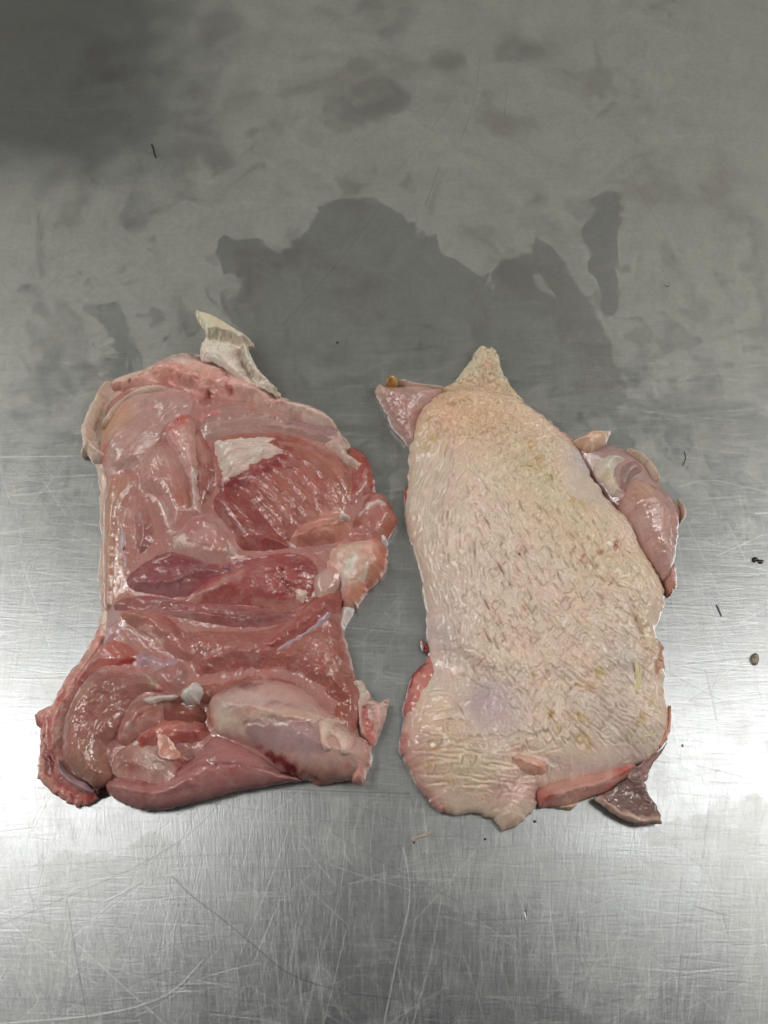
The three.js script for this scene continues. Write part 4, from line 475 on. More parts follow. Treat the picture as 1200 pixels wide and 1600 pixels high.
  T('muscle', { o: [160, 1226, 176, 1212, 210, 1210, 250, 1218, 280, 1196, 310, 1168, 336, 1146, 370, 1156, 410, 1178, 440, 1204, 470, 1216, 440, 1222, 390, 1230, 340, 1240, 290, 1254, 245, 1263, 212, 1263, 188, 1255, 170, 1244], h: 18, y0: 6, w: 16, b: 1, soft: 0, c: C(186, 124, 122), m: M.slick, cell: 0.45, rough: 0.4, up: [S([180, 1225, 240, 1232, 300, 1222], 8, 1.2, 1, 0.9), S([330, 1196, 420, 1200], 3, -0.6, 1, 0.9)],
    paint: [S([300, 1185, 340, 1160], 12, C(184, 120, 118), 0.7, 0.9), S([300, 1200, 360, 1196, 420, 1204], 4, C(150, 90, 96), 0.6, 0.9), S([190, 1216, 236, 1222], 6, C(150, 70, 70), 0.6, 0.9)], fib: { p: [165, 1232, 250, 1240, 350, 1205, 470, 1214], h: 0.06, a: 0.1, s: 15 } });
  T('clot', { o: [148, 1236, 158, 1230, 168, 1234, 166, 1242, 156, 1246, 150, 1244], h: 5, y0: 1.5, w: 2.5, c: C(60, 20, 22), m: M.slick, cell: 0.35 });
  T('flesh_bit', { o: [486, 1218, 510, 1219, 528, 1218, 522, 1223, 508, 1226, 492, 1226], h: 5, y0: 1, w: 2, c: C(214, 128, 118), m: M.slick, cell: 0.35 });
  T('skin_flap', { o: [552, 1066, 562, 1063, 569, 1068, 576, 1082, 584, 1094, 596, 1096, 607, 1092, 605, 1110, 600, 1130, 590, 1152, 581, 1166, 572, 1156, 563, 1140, 560, 1112, 556, 1088], h: 0, y0: 7, th: 2, w: 1.5, at: 7, c: C(222, 188, 176), m: M.fat, cell: 0.35, rough: 0.8, up: [B(566, 1078, 12, 14, 0, -2, 1, 0.9), S([580, 1096, 592, 1115, 594, 1140], 6, 2, 1, 0.9), B(602, 1096, 8, 6, 0, 3, 1, 0.9), S([568, 1110, 574, 1140], 5, -1.5, 1, 0.9)], paint: [B(563, 1082, 9, 16, -10, C(206, 200, 186), 0.8, 0.9), S([567, 1110, 574, 1130, 580, 1155], 7, C(196, 80, 76), 0.75, 0.9), S([584, 1096, 600, 1100], 3, C(232, 196, 186), 0.7, 0.9), S([590, 1104, 592, 1130], 6, C(224, 170, 160), 0.6, 0.9), B(580, 1094, 4, 3, 0, C(150, 140, 90), 0.8, 0.8)] }, 'pointed flap of skin at the lower right corner');
  // strands and scraps of connective tissue over the seams
  [[[346, 866, 368, 858, 400, 860, 440, 858, 480, 854, 512, 850, 512, 858, 470, 864, 430, 867, 390, 872, 362, 878], C(204, 160, 158)], [[352, 838, 364, 842, 370, 852, 384, 860, 376, 870, 362, 868, 354, 856], C(226, 186, 176)], [[280, 978, 290, 990, 300, 1004, 306, 1018, 300, 1024, 292, 1010, 282, 994], C(206, 162, 156)], [[222, 974, 232, 982, 246, 994, 258, 1006, 250, 1010, 236, 998, 224, 986], C(228, 184, 172)], [[204, 926, 240, 930, 290, 926, 330, 908, 372, 888, 376, 893, 336, 916, 292, 935, 240, 938, 208, 934], C(188, 138, 140)], [[196, 762, 204, 764, 198, 784, 190, 806, 186, 822, 180, 818, 186, 796], C(204, 160, 152)], [[232, 868, 250, 862, 268, 850, 272, 856, 256, 872, 238, 880], C(190, 142, 144)], [[480, 812, 500, 806, 526, 806, 520, 814, 498, 816, 484, 820], C(224, 176, 164)], [[302, 640, 322, 630, 344, 634, 340, 644, 322, 648, 308, 654], C(214, 140, 136)]]
    .forEach(([o, c]) => T('membrane', { o, h: 0.75, y0: -0.45, ride: true, w: 2.2, soft: 0.8, c, m: M.slick, cell: 0.36, edge: 0.7, rough: 0.8, vary: 0.2 }));
  SURF.finish(0.55); SURF = null;
}
// ---------------------------------------------------------------- right piece, skin side up
{
  const G = thing('raw_chicken_leg_001', 'boned raw chicken leg lying skin side up, wrinkled cream skin with feather stubs', 'raw meat', 845, 920, 'raw chicken legs on the steel worktop');
  const T = (name, q, label, parent = G) => tissue(name, parent, q, label);
  // cells with creases between them, drawn out along a direction: wrinkled, pimpled skin
  const JX = new Float32Array(4096), JY = new Float32Array(4096); { const r = rng(91); for (let i = 0; i < 4096; i++) { JX[i] = r(); JY[i] = r(); } }
  function cells(x, z, deg, len, wid) {
    const t = (deg * Math.PI) / 180, c = Math.cos(t), s = Math.sin(t), wx = x + 0.0011 * N1(x * 170, z * 170) + 0.0004 * N2(x * 520, z * 520), wz = z + 0.0011 * N2(x * 170, z * 170) + 0.0004 * N1(x * 520, z * 520);
    const a = (wx * c + wz * s) / (len * 1e-3), b = (-wx * s + wz * c) / (wid * 1e-3), i0 = Math.floor(a), j0 = Math.floor(b);
    let f1 = 9, f2 = 9;
    for (let j = -1; j <= 1; j++) for (let i = -1; i <= 1; i++) { const q = ((i0 + i) * 73 + (j0 + j) * 179) & 4095, dx = i0 + i + 0.15 + 0.7 * JX[q] - a + ((j0 + j) & 1) * 0.5, dy = j0 + j + 0.15 + 0.7 * JY[q] - b, d = dx * dx + dy * dy; if (d < f1) { f2 = f1; f1 = d; } else if (d < f2) f2 = d; }
    f1 = Math.sqrt(f1); f2 = Math.sqrt(f2);
    return [1 - smooth(0, 0.32, f2 - f1), f1];
  }
  const ridges = (x, z, deg, len, wid) => { const t = (deg * Math.PI) / 180, c = Math.cos(t), s = Math.sin(t), a = (x * c + z * s) / (len * 1e-3), b = (-x * s + z * c) / (wid * 1e-3) + 0.5 * N3(x * 110, z * 110); return 1 - 2 * Math.abs(N1(a, b)) + 0.5 * (0.5 - Math.abs(N2(a * 2.1, b * 2.2))); };
  SURF = new Surface(-0.02, 0.18, -0.14, 0.16);
  const hs = 8e-3, zone = (list) => { const m = list.map((q) => mark(q, hs)); return (x, z) => { let w = 0; for (const o of m) w = Math.max(w, weight(o, x, z)); return w; }; };
  const zTop = zone([A([640, 700, 660, 620, 720, 600, 800, 600, 860, 640, 920, 700, 880, 760, 800, 770, 740, 720, 680, 700], 30)]);
  const zLeft = zone([S([655, 700, 640, 780, 650, 880, 680, 960, 690, 1060], 44, 1, 1, 0.8), S([700, 730, 690, 800, 720, 900], 30, 1, 1, 0.9)]);
  const zFoot = zone([A([620, 1080, 680, 1060, 720, 1120, 760, 1160, 840, 1170, 960, 1180, 1000, 1200, 900, 1260, 800, 1310, 680, 1290, 610, 1200], 26)]);
  const zRight = zone([A([900, 960, 1000, 960, 1050, 1050, 1060, 1150, 1000, 1190, 900, 1160, 860, 1080], 40)]);
  const zSmooth = zone([B(766, 1112, 36, 42, 20, 1, 1, 0.7), A([880, 740, 905, 712, 935, 740, 960, 780, 940, 800, 890, 790], 14), S([680, 960, 684, 1040], 14, 0.7, 0.7, 0.8), S([860, 1185, 960, 1180], 10, 0.5, 0.5, 0.9)]);
  // the follicle dents of the skin: short slanted creases, one by one, each with a raised lip, on a jittered lattice
  const DC = 0.25e-3, [gx0, gz0] = P(600, 580, hs), [gx1, gz1] = P(1075, 1320, hs), gw = Math.ceil((gx1 - gx0) / DC) + 80, gh = Math.ceil((gz1 - gz0) / DC) + 80, dent = new Float32Array(gw * gh), tan2 = new Float32Array(gw * gh);
  { const r = rng(404), px = unit(800, 900, hs);
    const groove = (x, z, deg, len, depth, wid, bend, tint) => { const t = (deg * Math.PI) / 180, c = Math.cos(t), s = Math.sin(t), R = Math.ceil((len * 0.6 + 1.4e-3) / DC), ci = Math.round((x - gx0) / DC), cj = Math.round((z - gz0) / DC);
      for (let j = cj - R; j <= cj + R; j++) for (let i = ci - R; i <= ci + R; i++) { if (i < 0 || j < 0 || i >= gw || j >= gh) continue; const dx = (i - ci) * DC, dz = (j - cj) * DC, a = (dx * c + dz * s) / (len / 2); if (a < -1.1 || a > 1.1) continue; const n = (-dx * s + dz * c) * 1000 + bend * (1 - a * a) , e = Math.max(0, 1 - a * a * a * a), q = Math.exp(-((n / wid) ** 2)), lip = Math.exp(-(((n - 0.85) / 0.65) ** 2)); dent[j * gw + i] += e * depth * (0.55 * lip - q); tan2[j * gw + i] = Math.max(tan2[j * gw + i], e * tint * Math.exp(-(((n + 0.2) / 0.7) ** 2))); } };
    for (let b = 0, v = 640; v < 1240; v += 12.5, b++) for (let u = 640 + (b % 2) * 13; u < 1050; u += 26) {
      const uu = u + (r() - 0.5) * 12, vv = v + (r() - 0.5) * 9, [x, z] = P(uu, vv, hs), t = zTop(x, z), l = zLeft(x, z), f = zFoot(x, z), rr = zRight(x, z), k = r(), m = (1 - 0.9 * t) * (1 - 0.85 * zSmooth(x, z));
      if (m < 0.2) continue;
      let deg = lerp(62, 40, rr) + (r() - 0.5) * 22, len = 13 + 13 * r(); if (l > 0.4) { deg = 100 + (r() - 0.5) * 14 - 20 * smooth(0, 0.05, z); len *= 1.2; } if (f > 0.5) { deg = k < 0.5 ? 92 + (r() - 0.5) * 24 : (r() - 0.5) * 14 + (uu > 800 ? -14 : 4); len *= k < 0.5 ? 0.7 : 1.1; }
      groove(x, z, deg, len * px, m * (0.3 + 0.5 * r()) * (l > 0.4 ? 0.7 : 1), 0.26 + 0.16 * r(), (r() - 0.5) * 0.7, r() < 0.5 ? 0.4 * r() : 0);
      if (l < 0.5 && f < 0.5 && k < 0.75) groove(x + 2.4e-3, z - 0.8e-3, deg + 58, len * px * 0.7, m * 0.4, 0.26, 0.2, 0);
    }
    for (let i = 0; i < 130; i++) { const v = 700 + 560 * r(), u = 650 + 390 * r(), [x, z] = P(u, v, hs), f = zFoot(x, z), l = zLeft(x, z), t = zTop(x, z); if (t > 0.6) continue; groove(x, z, f > 0.5 ? (r() - 0.5) * 16 : l > 0.4 ? 98 - 20 * smooth(0, 0.05, z) : 62 - 22 * zRight(x, z), (34 + 40 * r()) * px, 0.28 + 0.3 * r(), 0.5, (r() - 0.5) * 2.4, 0); } }
  const dentAt = (x, z, f) => { const a = clamp((x - gx0) / DC, 0, gw - 2), b = clamp((z - gz0) / DC, 0, gh - 2), i = Math.floor(a), j = Math.floor(b), k = j * gw + i; return lerp(lerp(f[k], f[k + 1], a - i), lerp(f[k + gw], f[k + gw + 1], a - i), b - j); };
  T('skin', {
    o: [688, 610, 712, 604, 745, 604, 780, 608, 806, 614, 826, 628, 846, 640, 868, 656, 890, 672, 906, 690, 912, 704, 926, 734, 940, 752, 950, 770, 968, 788, 984, 800, 994, 816, 1006, 846, 1018, 868, 1032, 890, 1043, 918, 1044, 940, 1036, 962, 1029, 988, 1042, 1008, 1044, 1040, 1044, 1072, 1049, 1104, 1050, 1130, 1042, 1158, 1020, 1184, 986, 1196, 955, 1206, 898, 1220, 846, 1233, 842, 1256, 826, 1276, 800, 1295, 786, 1293, 774, 1280, 742, 1270, 705, 1270, 684, 1264, 667, 1244, 648, 1215, 629, 1182, 624, 1162, 628, 1138, 634, 1106, 652, 1070, 667, 1036, 668, 1004, 666, 950, 660, 905, 650, 862, 637, 822, 633, 786, 637, 744, 641, 690, 648, 654, 664, 626],
    h: 15, y0: 2.5, w: 26, b: 0.6, c: C(240, 215, 196), m: M.skin, cell: 0.33, edge: 0.55, rough: 0.5, soft: 0.15,
    up: [S([668, 650, 690, 628, 745, 618, 806, 628, 850, 656], 16, 4.5, 1, 0.95), B(740, 660, 70, 50, 0, 2, 1, 0.95), S([860, 700, 800, 740, 720, 770], 14, 1.1, 1, 0.95), S([1000, 880, 900, 930, 800, 960], 12, 0.9, 1, 0.95), S([700, 1000, 780, 1040, 880, 1050, 960, 1040], 12, 0.9, 1, 0.95), S([690, 760, 690, 860, 720, 950], 10, 0.8, 1, 0.95), B(820, 900, 120, 160, 10, 2, 1, 0.95), S([668, 1010, 690, 1040, 730, 1060], 26, -3.5, 1, 0.9), B(700, 1190, 60, 60, 0, 2.5, 1, 0.95), B(770, 1110, 40, 34, 20, -1.2, 1, 0.9), S([930, 740, 900, 770, 860, 800], 14, -0.8, 1, 0.9),
      S([1006, 970, 1024, 990, 1028, 1020], 9, 2.4, 1, 0.8), S([992, 974, 1002, 1000, 1014, 1036], 4, -2, 1, 0.9), S([1036, 1004, 1042, 1024, 1036, 1050], 5, 1.8, 1, 0.8), S([1030, 1004, 1032, 1030, 1024, 1056], 3.5, -2, 1, 0.9), S([960, 958, 990, 972], 3, -0.7, 1, 0.9), S([905, 905, 950, 925, 1010, 935], 2, -0.5, 1, 0.9), S([985, 1000, 994, 1040], 12, -1, 1, 0.9),
      S([720, 1056, 742, 1075, 760, 1085], 4, -0.8, 1, 0.9), S([745, 1160, 800, 1152, 850, 1150], 3, -0.7, 1, 0.9), S([710, 1010, 730, 1040, 745, 1060], 3, -0.7, 1, 0.9), S([775, 1262, 782, 1240, 800, 1222, 830, 1210], 4, -1.1, 1, 0.9), S([795, 1280, 815, 1250, 838, 1222], 8, 1.2, 1, 0.9), S([800, 1176, 830, 1180, 870, 1194], 5, -1.2, 1, 0.9), S([846, 640, 880, 672, 906, 694], 9, -0.8, 1, 0.9),
      S([735, 665, 760, 650, 790, 655, 820, 665], 3.5, -0.8, 1, 0.9), S([700, 640, 760, 628, 820, 640], 3.5, 0.7, 1, 0.9), S([750, 690, 780, 676, 820, 690], 4, 0.7, 1, 0.9)],
    relief: (x, z, d, e) => {
      const t = zTop(x, z), l = zLeft(x, z), f = zFoot(x, z), r = zRight(x, z), s = zSmooth(x, z), k = e * (1 - 0.85 * s);
      if (k < 0.02) return 0;
      const big = 0.7 + 0.5 * N3(x * 55, z * 55), w0 = clamp(1 - t - f - 0.8 * l);
      let y = dentAt(x, z, dent);
      if (w0 > 0.02) y += w0 * (0.2 * ridges(x, z, lerp(60, 42, r), 11, 2.6) + 0.1 * ridges(x, z, 118, 9, 2.4) - 0.08 * big * cells(x, z, lerp(58, 44, r), 6.4, 3)[0]);
      if (t > 0.02) { const a = cells(x, z, 95, 4.6, 3.3), b = cells(x + 0.7, z, 30, 2.6, 2.2); y += t * (-0.42 * a[0] - 0.16 * b[0] + 0.35 * (0.5 - a[1]) + 0.2 * ridges(x, z, 105, 12, 3)); }
      if (l > 0.02) y += l * (1 - t) * (1 - 0.6 * f) * 0.36 * ridges(x, z, lerp(112, 84, smooth(-0.02, 0.05, z)), 22, 2.3);
      if (f > 0.02) { const a = cells(x, z, 3 + 160 * (x - 0.03), 5.2, 3); y += f * (-0.25 * a[0] * big + 0.08 * ridges(x, z, 4, 14, 2.6)); }
      return 1.45 * k * y + 0.02 * e * N2(x * 1300, z * 1300);
    },
    paint: [B(740, 660, 84, 56, 0, C(236, 196, 160), 0.85, 0.9), B(690, 640, 36, 44, 30, C(236, 190, 156), 0.65, 0.9), S([690, 612, 740, 606, 800, 616], 8, C(230, 192, 160), 0.5, 0.9), B(820, 740, 44, 60, -20, C(228, 206, 170), 0.6, 0.95), B(880, 790, 60, 30, 20, C(228, 206, 172), 0.5, 0.95), B(900, 850, 100, 40, 30, C(228, 204, 172), 0.6, 0.95),
      S([658, 720, 655, 800, 668, 900, 690, 980], 40, C(228, 207, 190), 0.6, 0.9), B(760, 900, 70, 90, 0, C(236, 210, 194), 0.7, 0.95), B(680, 1000, 40, 60, 0, C(224, 202, 200), 0.8, 0.95), B(766, 1112, 46, 50, 20, C(208, 184, 186), 0.9, 0.85), B(755, 1100, 24, 24, 0, C(202, 174, 182), 0.6, 0.9), B(650, 1180, 26, 70, -20, C(218, 168, 160), 0.75, 0.95), S([628, 1150, 632, 1190, 660, 1235, 690, 1266], 9, C(206, 128, 128), 0.8, 0.9), S([640, 1100, 652, 1072, 664, 1050], 6, C(206, 130, 120), 0.7, 0.9),
      B(720, 1200, 60, 46, 0, C(220, 196, 168), 0.6, 0.95), B(690, 1140, 34, 26, 0, C(224, 186, 162), 0.5, 0.95), S([780, 1240, 820, 1230, 846, 1240], 20, C(222, 178, 170), 0.8, 0.9), B(795, 1284, 16, 10, 0, C(206, 178, 158), 0.7, 0.9), S([860, 1200, 940, 1196, 1000, 1180], 14, C(218, 190, 184), 0.8, 0.9), S([858, 650, 880, 668, 906, 692], 8, C(226, 160, 146), 0.75, 0.9), B(915, 720, 26, 22, 30, C(200, 178, 188), 0.7, 0.9), A([880, 742, 905, 720, 930, 740, 958, 780, 930, 796, 890, 786], 10, C(222, 202, 190), 0.7),
      S([905, 708, 912, 725], 8, C(226, 222, 226), 0.6, 0.8), S([940, 760, 966, 788, 994, 812], 4, C(196, 166, 180), 0.6, 0.9), S([1000, 830, 1030, 886, 1043, 925], 7, C(232, 206, 176), 0.6, 0.9), B(1015, 1000, 12, 30, -15, C(230, 206, 178), 0.7, 0.9), S([1034, 1006, 1034, 1030, 1026, 1052], 5, C(204, 140, 118), 0.7, 0.9), S([1044, 1066, 1049, 1120], 6, C(222, 176, 160), 0.7, 0.9), B(970, 1040, 30, 40, 0, C(206, 196, 192), 0.5, 0.95), B(960, 1130, 60, 30, 20, C(214, 196, 192), 0.6, 0.95),
      ...[[825, 708, 5, 9], [838, 735, 6, 12], [852, 760, 5, 10], [890, 790, 9, 5], [905, 798, 8, 4], [822, 738, 4, 8], [965, 800, 6, 4], [930, 1058, 10, 5], [900, 1074, 7, 4], [916, 1078, 6, 4], [855, 1120, 4, 8], [900, 1124, 12, 5], [870, 1142, 6, 5], [905, 1156, 6, 7], [915, 1166, 8, 4], [935, 1136, 7, 4], [998, 1128, 10, 6], [1014, 1100, 5, 5], [870, 880, 4, 7], [945, 880, 4, 5], [930, 872, 3, 5], [680, 1172, 4, 8], [670, 1196, 4, 8], [855, 1118, 5, 6], [700, 1225, 7, 4], [664, 700, 6, 10], [675, 690, 6, 7], [815, 1015, 4, 4], [830, 1060, 4, 6]].map(([u, v, a, b], i) => B(u, v, a, b, 20 * i, i % 3 ? C(202, 170, 100) : C(206, 164, 104), 0.6, 0.9)),
      B(812, 962, 5, 5, 0, C(226, 166, 140), 0.8, 0.8), B(932, 872, 3.5, 5, 0, C(180, 110, 70), 0.8, 0.8), B(959, 860, 4, 9, 10, C(186, 90, 76), 0.7, 0.9), B(958, 858, 2.2, 4, 10, C(120, 40, 30), 0.8, 0.7), B(905, 879, 1.6, 1.6, 0, C(120, 20, 24), 0.9, 0.6), B(905, 884, 4, 6, 0, C(226, 150, 140), 0.6, 0.9), B(981, 867, 2, 1.6, 0, C(130, 20, 20), 0.9, 0.6), B(976, 865, 3, 1.4, 0, C(190, 100, 90), 0.7, 0.7), B(809, 878, 1.8, 2, 0, C(130, 20, 24), 0.9, 0.6), B(808, 870, 2.5, 6, 0, C(222, 150, 142), 0.6, 0.9), B(928, 894, 2.4, 5, 20, C(170, 120, 70), 0.7, 0.8), B(854, 1120, 4, 7, 10, C(176, 120, 70), 0.8, 0.8), B(728, 1154, 4, 4, 0, C(220, 150, 136), 0.6, 0.9)],
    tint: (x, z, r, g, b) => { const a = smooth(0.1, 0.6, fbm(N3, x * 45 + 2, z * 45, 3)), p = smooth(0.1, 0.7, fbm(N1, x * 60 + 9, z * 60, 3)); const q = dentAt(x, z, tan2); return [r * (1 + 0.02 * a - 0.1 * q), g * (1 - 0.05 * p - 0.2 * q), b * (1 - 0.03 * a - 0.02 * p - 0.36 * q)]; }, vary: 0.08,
  });
  T('skin_tip', { o: [690, 608, 708, 594, 728, 570, 742, 548, 752, 539, 762, 542, 770, 540, 778, 548, 782, 566, 793, 590, 808, 612, 822, 626, 806, 626, 780, 618, 755, 614, 720, 612], h: 8.5, y0: 2, w: 7, b: 0.5, c: C(232, 212, 186), m: M.skin, cell: 0.33, edge: 0.5, rough: 0.5, up: [S([752, 544, 758, 570, 764, 600], 5, 1, 1, 0.9), S([740, 556, 750, 580, 752, 604], 3, -0.9, 1, 0.9), S([772, 548, 776, 580, 790, 606], 3, -0.9, 1, 0.9), B(764, 578, 7, 10, 20, 0.9, 1, 0.9)],
    relief: (x, z, d, e) => { const a = cells(x, z, 95, 4.2, 2.6), b = cells(x + 0.4, z, 40, 2.4, 2); return e * (-0.95 * a[0] - 0.35 * b[0] + 0.7 * (0.5 - a[1])); }, paint: [B(764, 576, 8, 10, 20, C(220, 174, 140), 0.7, 0.9), S([700, 606, 740, 600, 800, 612], 8, C(228, 192, 158), 0.5, 0.9), B(754, 545, 8, 6, 0, C(226, 206, 178), 0.6, 0.9), B(770, 547, 1.6, 1.6, 0, C(90, 80, 50), 0.8, 0.6)] }, 'pebbled tip of skin at the top, beyond a deep crease');
  // ---- flesh that shows past the skin
  const st = T('muscle', { o: [586, 606, 591, 596, 602, 598, 622, 600, 650, 598, 672, 602, 692, 604, 684, 622, 660, 650, 648, 690, 638, 690, 626, 676, 612, 662, 602, 638, 594, 624], h: 11, y0: 2.5, w: 10, b: 0.5, c: C(196, 158, 152), m: M.muscle, cell: 0.4, rough: 0.4, up: [S([592, 600, 610, 640, 640, 688], 3, 0.8, 1, 0.9)], paint: [B(630, 645, 20, 30, -30, C(188, 136, 130), 0.7, 0.9), S([590, 600, 594, 620], 5, C(214, 190, 166), 0.7, 0.9), B(655, 610, 14, 8, 10, C(220, 184, 178), 0.7, 0.9), S([594, 626, 612, 660, 638, 690], 3, C(206, 186, 178), 0.7, 0.9)], fib: { p: [595, 605, 620, 640, 645, 680], h: 0.1, a: 0.12 } }, 'greyish pink stub of muscle at the upper left');
  T('tendon', { o: [602, 596, 604, 588, 611, 585, 619, 588, 623, 594, 620, 600, 611, 602, 604, 600], h: 12, y0: 6, w: 3, c: C(188, 142, 76), m: M.slick, cell: 0.3, edge: 0.15, paint: [B(606, 593, 5, 5, 0, C(150, 104, 44), 0.8, 0.9), B(616, 594, 4, 5, 0, C(214, 178, 118), 0.7, 0.9)] }, 'amber knob of tendon', st);
  T('membrane', { o: [618, 596, 632, 590, 640, 594, 656, 598, 690, 602, 688, 608, 650, 606, 622, 602], h: 8, y0: 3, w: 3, c: C(210, 180, 164), m: M.slick, cell: 0.36 });
  T('flesh', { o: [672, 1022, 664, 1034, 650, 1046, 640, 1062, 633, 1090, 628, 1112, 640, 1130, 670, 1120, 690, 1060], h: 7.5, y0: 2, w: 5, b: 0.4, c: C(206, 130, 122), m: M.slick, cell: 0.4, rough: 0.6, paint: [S([660, 1038, 645, 1056, 636, 1080], 5, C(150, 14, 20), 0.85, 0.8), S([656, 1060, 648, 1084], 5, C(222, 150, 142), 0.8, 0.9)] }, 'blood red flesh showing past the skin at the left');
  T('flesh_bit', { o: [657, 998, 661, 998, 666, 1004, 670, 1012, 672, 1022, 664, 1018, 658, 1012], h: 6, y0: 1.5, w: 1.5, c: C(150, 50, 44), m: M.slick, cell: 0.3, edge: 0.3, paint: [S([657, 999, 658, 1012, 666, 1018], 1.2, C(226, 190, 176), 0.8, 0.7)] });
  T('flesh_bit', { o: [640, 752, 636, 758, 631, 768, 632, 790, 640, 800], h: 5, y0: 1, w: 2, c: C(160, 70, 60), m: M.slick, cell: 0.36 });
  T('flesh', { o: [902, 700, 925, 695, 950, 692, 975, 698, 1004, 712, 1022, 732, 1032, 752, 1054, 776, 1066, 800, 1060, 830, 1056, 880, 1046, 915, 1010, 860, 960, 790, 920, 730], h: 7, y0: 2, w: 8, b: 0.4, c: C(188, 156, 152), m: M.slick, cell: 0.45, rough: 0.3, soft: 0.5, paint: [B(955, 705, 40, 10, 10, C(172, 140, 140), 0.7, 0.9), B(970, 780, 20, 24, 0, C(158, 104, 100), 0.7, 0.9), B(972, 782, 10, 14, 0, C(140, 54, 44), 0.6, 0.9)] });
  T('fat', { o: [894, 690, 906, 682, 926, 671, 942, 673, 955, 672, 953, 682, 947, 692, 936, 698, 922, 706, 908, 698], h: 11, y0: 4, w: 4, c: C(236, 196, 172), m: M.fat, cell: 0.36, edge: 0.4, up: [S([900, 690, 930, 680, 952, 676], 4, 1, 1, 0.9)], paint: [S([944, 676, 954, 680, 946, 692], 3, C(226, 206, 196), 0.7, 0.9)] }, 'peach coloured tab of fat');
  T('cartilage', { o: [930, 726, 938, 714, 952, 705, 968, 706, 982, 714, 980, 724, 968, 730, 966, 744, 972, 758, 980, 768, 968, 774, 956, 768, 946, 752, 934, 742], h: 11.5, y0: 4, w: 7, soft: 0.5, c: C(228, 214, 198), m: M.slick, cell: 0.36, rough: 0.5, paint: [B(950, 720, 14, 12, 0, C(234, 226, 212), 0.8, 0.9), B(951, 745, 8, 8, 0, C(236, 222, 190), 0.8, 0.9), S([966, 732, 964, 752, 974, 768], 5, C(206, 172, 164), 0.6, 0.9)] }, 'whitish cartilage on the upper right');
  T('membrane', { o: [966, 732, 972, 724, 988, 716, 1002, 722, 1006, 738, 994, 746, 980, 762, 972, 766, 966, 750], h: 10, y0: 5, w: 5, c: C(172, 140, 137), m: M.slick, cell: 0.4, soft: 0.5 });
  T('skin_edge', { o: [980, 699, 996, 704, 1010, 712, 1024, 728, 1032, 742, 1031, 752, 1020, 750, 1012, 736, 998, 720, 984, 708], h: 9.5, y0: 2, w: 3.5, b: 0.4, c: C(226, 200, 182), m: M.fat, cell: 0.36, edge: 0.3, paint: [S([1000, 706, 1020, 724], 3, C(220, 176, 160), 0.6, 0.9)] }, 'cream rim of skin along the upper right edge');
  T('muscle', { o: [974, 792, 976, 770, 984, 752, 994, 741, 1006, 744, 1022, 751, 1044, 762, 1058, 780, 1066, 800, 1066, 822, 1064, 844, 1060, 870, 1054, 892, 1042, 900, 1030, 884, 1008, 850, 990, 816], h: 18, y0: 4, w: 16, b: 0.6, c: C(206, 160, 150), m: M.slick, cell: 0.4, rough: 0.3, up: [S([1005, 746, 1030, 790, 1046, 850], 4, 1, 1, 0.9), S([1040, 790, 1052, 850], 9, -1.4, 1, 0.9)],
    paint: [A([1010, 748, 1040, 760, 1066, 796, 1064, 850, 1054, 884, 1044, 850, 1030, 790], 4, C(196, 148, 142), 0.8), B(998, 765, 12, 20, 20, C(216, 176, 154), 0.7, 0.9), B(1000, 815, 16, 26, -30, C(210, 168, 160), 0.7, 0.9), B(1040, 875, 12, 12, 0, C(200, 152, 154), 0.7, 0.9)], fib: { p: [990, 745, 1015, 800, 1045, 885], h: 0.06, a: 0.1 } }, 'rounded pink muscle bulging out on the right');
  T('muscle', { o: [1030, 884, 1044, 880, 1056, 878, 1060, 896, 1060, 914, 1052, 926, 1045, 926, 1036, 900], h: 9, y0: 2, w: 5, b: 0.4, c: C(200, 146, 136), m: M.slick, cell: 0.38, rough: 0.8, paint: [B(1048, 918, 8, 6, 0, C(206, 142, 116), 0.7, 0.9)] });
  T('skin_edge', { o: [1060, 778, 1067, 786, 1073, 798, 1071, 808, 1063, 816, 1064, 800], h: 6, y0: 1.5, w: 2, c: C(226, 198, 178), m: M.fat, cell: 0.34, edge: 0.25 });
  // ---- lower edge
  const fl = T('muscle', { o: [838, 1236, 860, 1222, 895, 1212, 930, 1206, 960, 1196, 985, 1190, 996, 1196, 985, 1212, 966, 1226, 950, 1238, 927, 1245, 910, 1252, 890, 1260, 862, 1260, 843, 1260], h: 9.5, y0: 2, w: 6, b: 0.5, c: C(216, 162, 150), m: M.slick, cell: 0.38, rough: 1.1, up: [S([850, 1246, 900, 1232, 950, 1222], 5, 1, 1, 0.9)], paint: [B(975, 1204, 16, 8, -20, C(196, 84, 82), 0.8, 0.9), B(850, 1246, 14, 12, 0, C(196, 96, 90), 0.75, 0.9), S([870, 1240, 910, 1228, 940, 1224], 6, C(216, 162, 150), 0.7, 0.9), B(955, 1232, 14, 7, -30, C(212, 120, 110), 0.7, 0.9)] }, 'wet pink muscle showing under the lower edge of the skin');
  T('skin_edge', { o: [846, 1258, 870, 1256, 892, 1254, 908, 1248, 902, 1258, 894, 1265, 880, 1264, 862, 1260], h: 5, y0: 1, w: 2, c: C(222, 192, 166), m: M.fat, cell: 0.36 });
  T('flesh', { o: [1050, 1102, 1052, 1134, 1045, 1155, 1032, 1172, 1018, 1184, 1010, 1186, 1020, 1166, 1034, 1140, 1042, 1110], h: 8, y0: 2, w: 4, b: 0.5, c: C(222, 158, 138), m: M.slick, cell: 0.38, paint: [B(1027, 1169, 1.8, 1.8, 0, C(140, 10, 14), 1, 0.5), S([1050, 1120, 1044, 1150], 4, C(206, 140, 120), 0.6, 0.9)] }, 'strip of peach coloured flesh at the lower right');
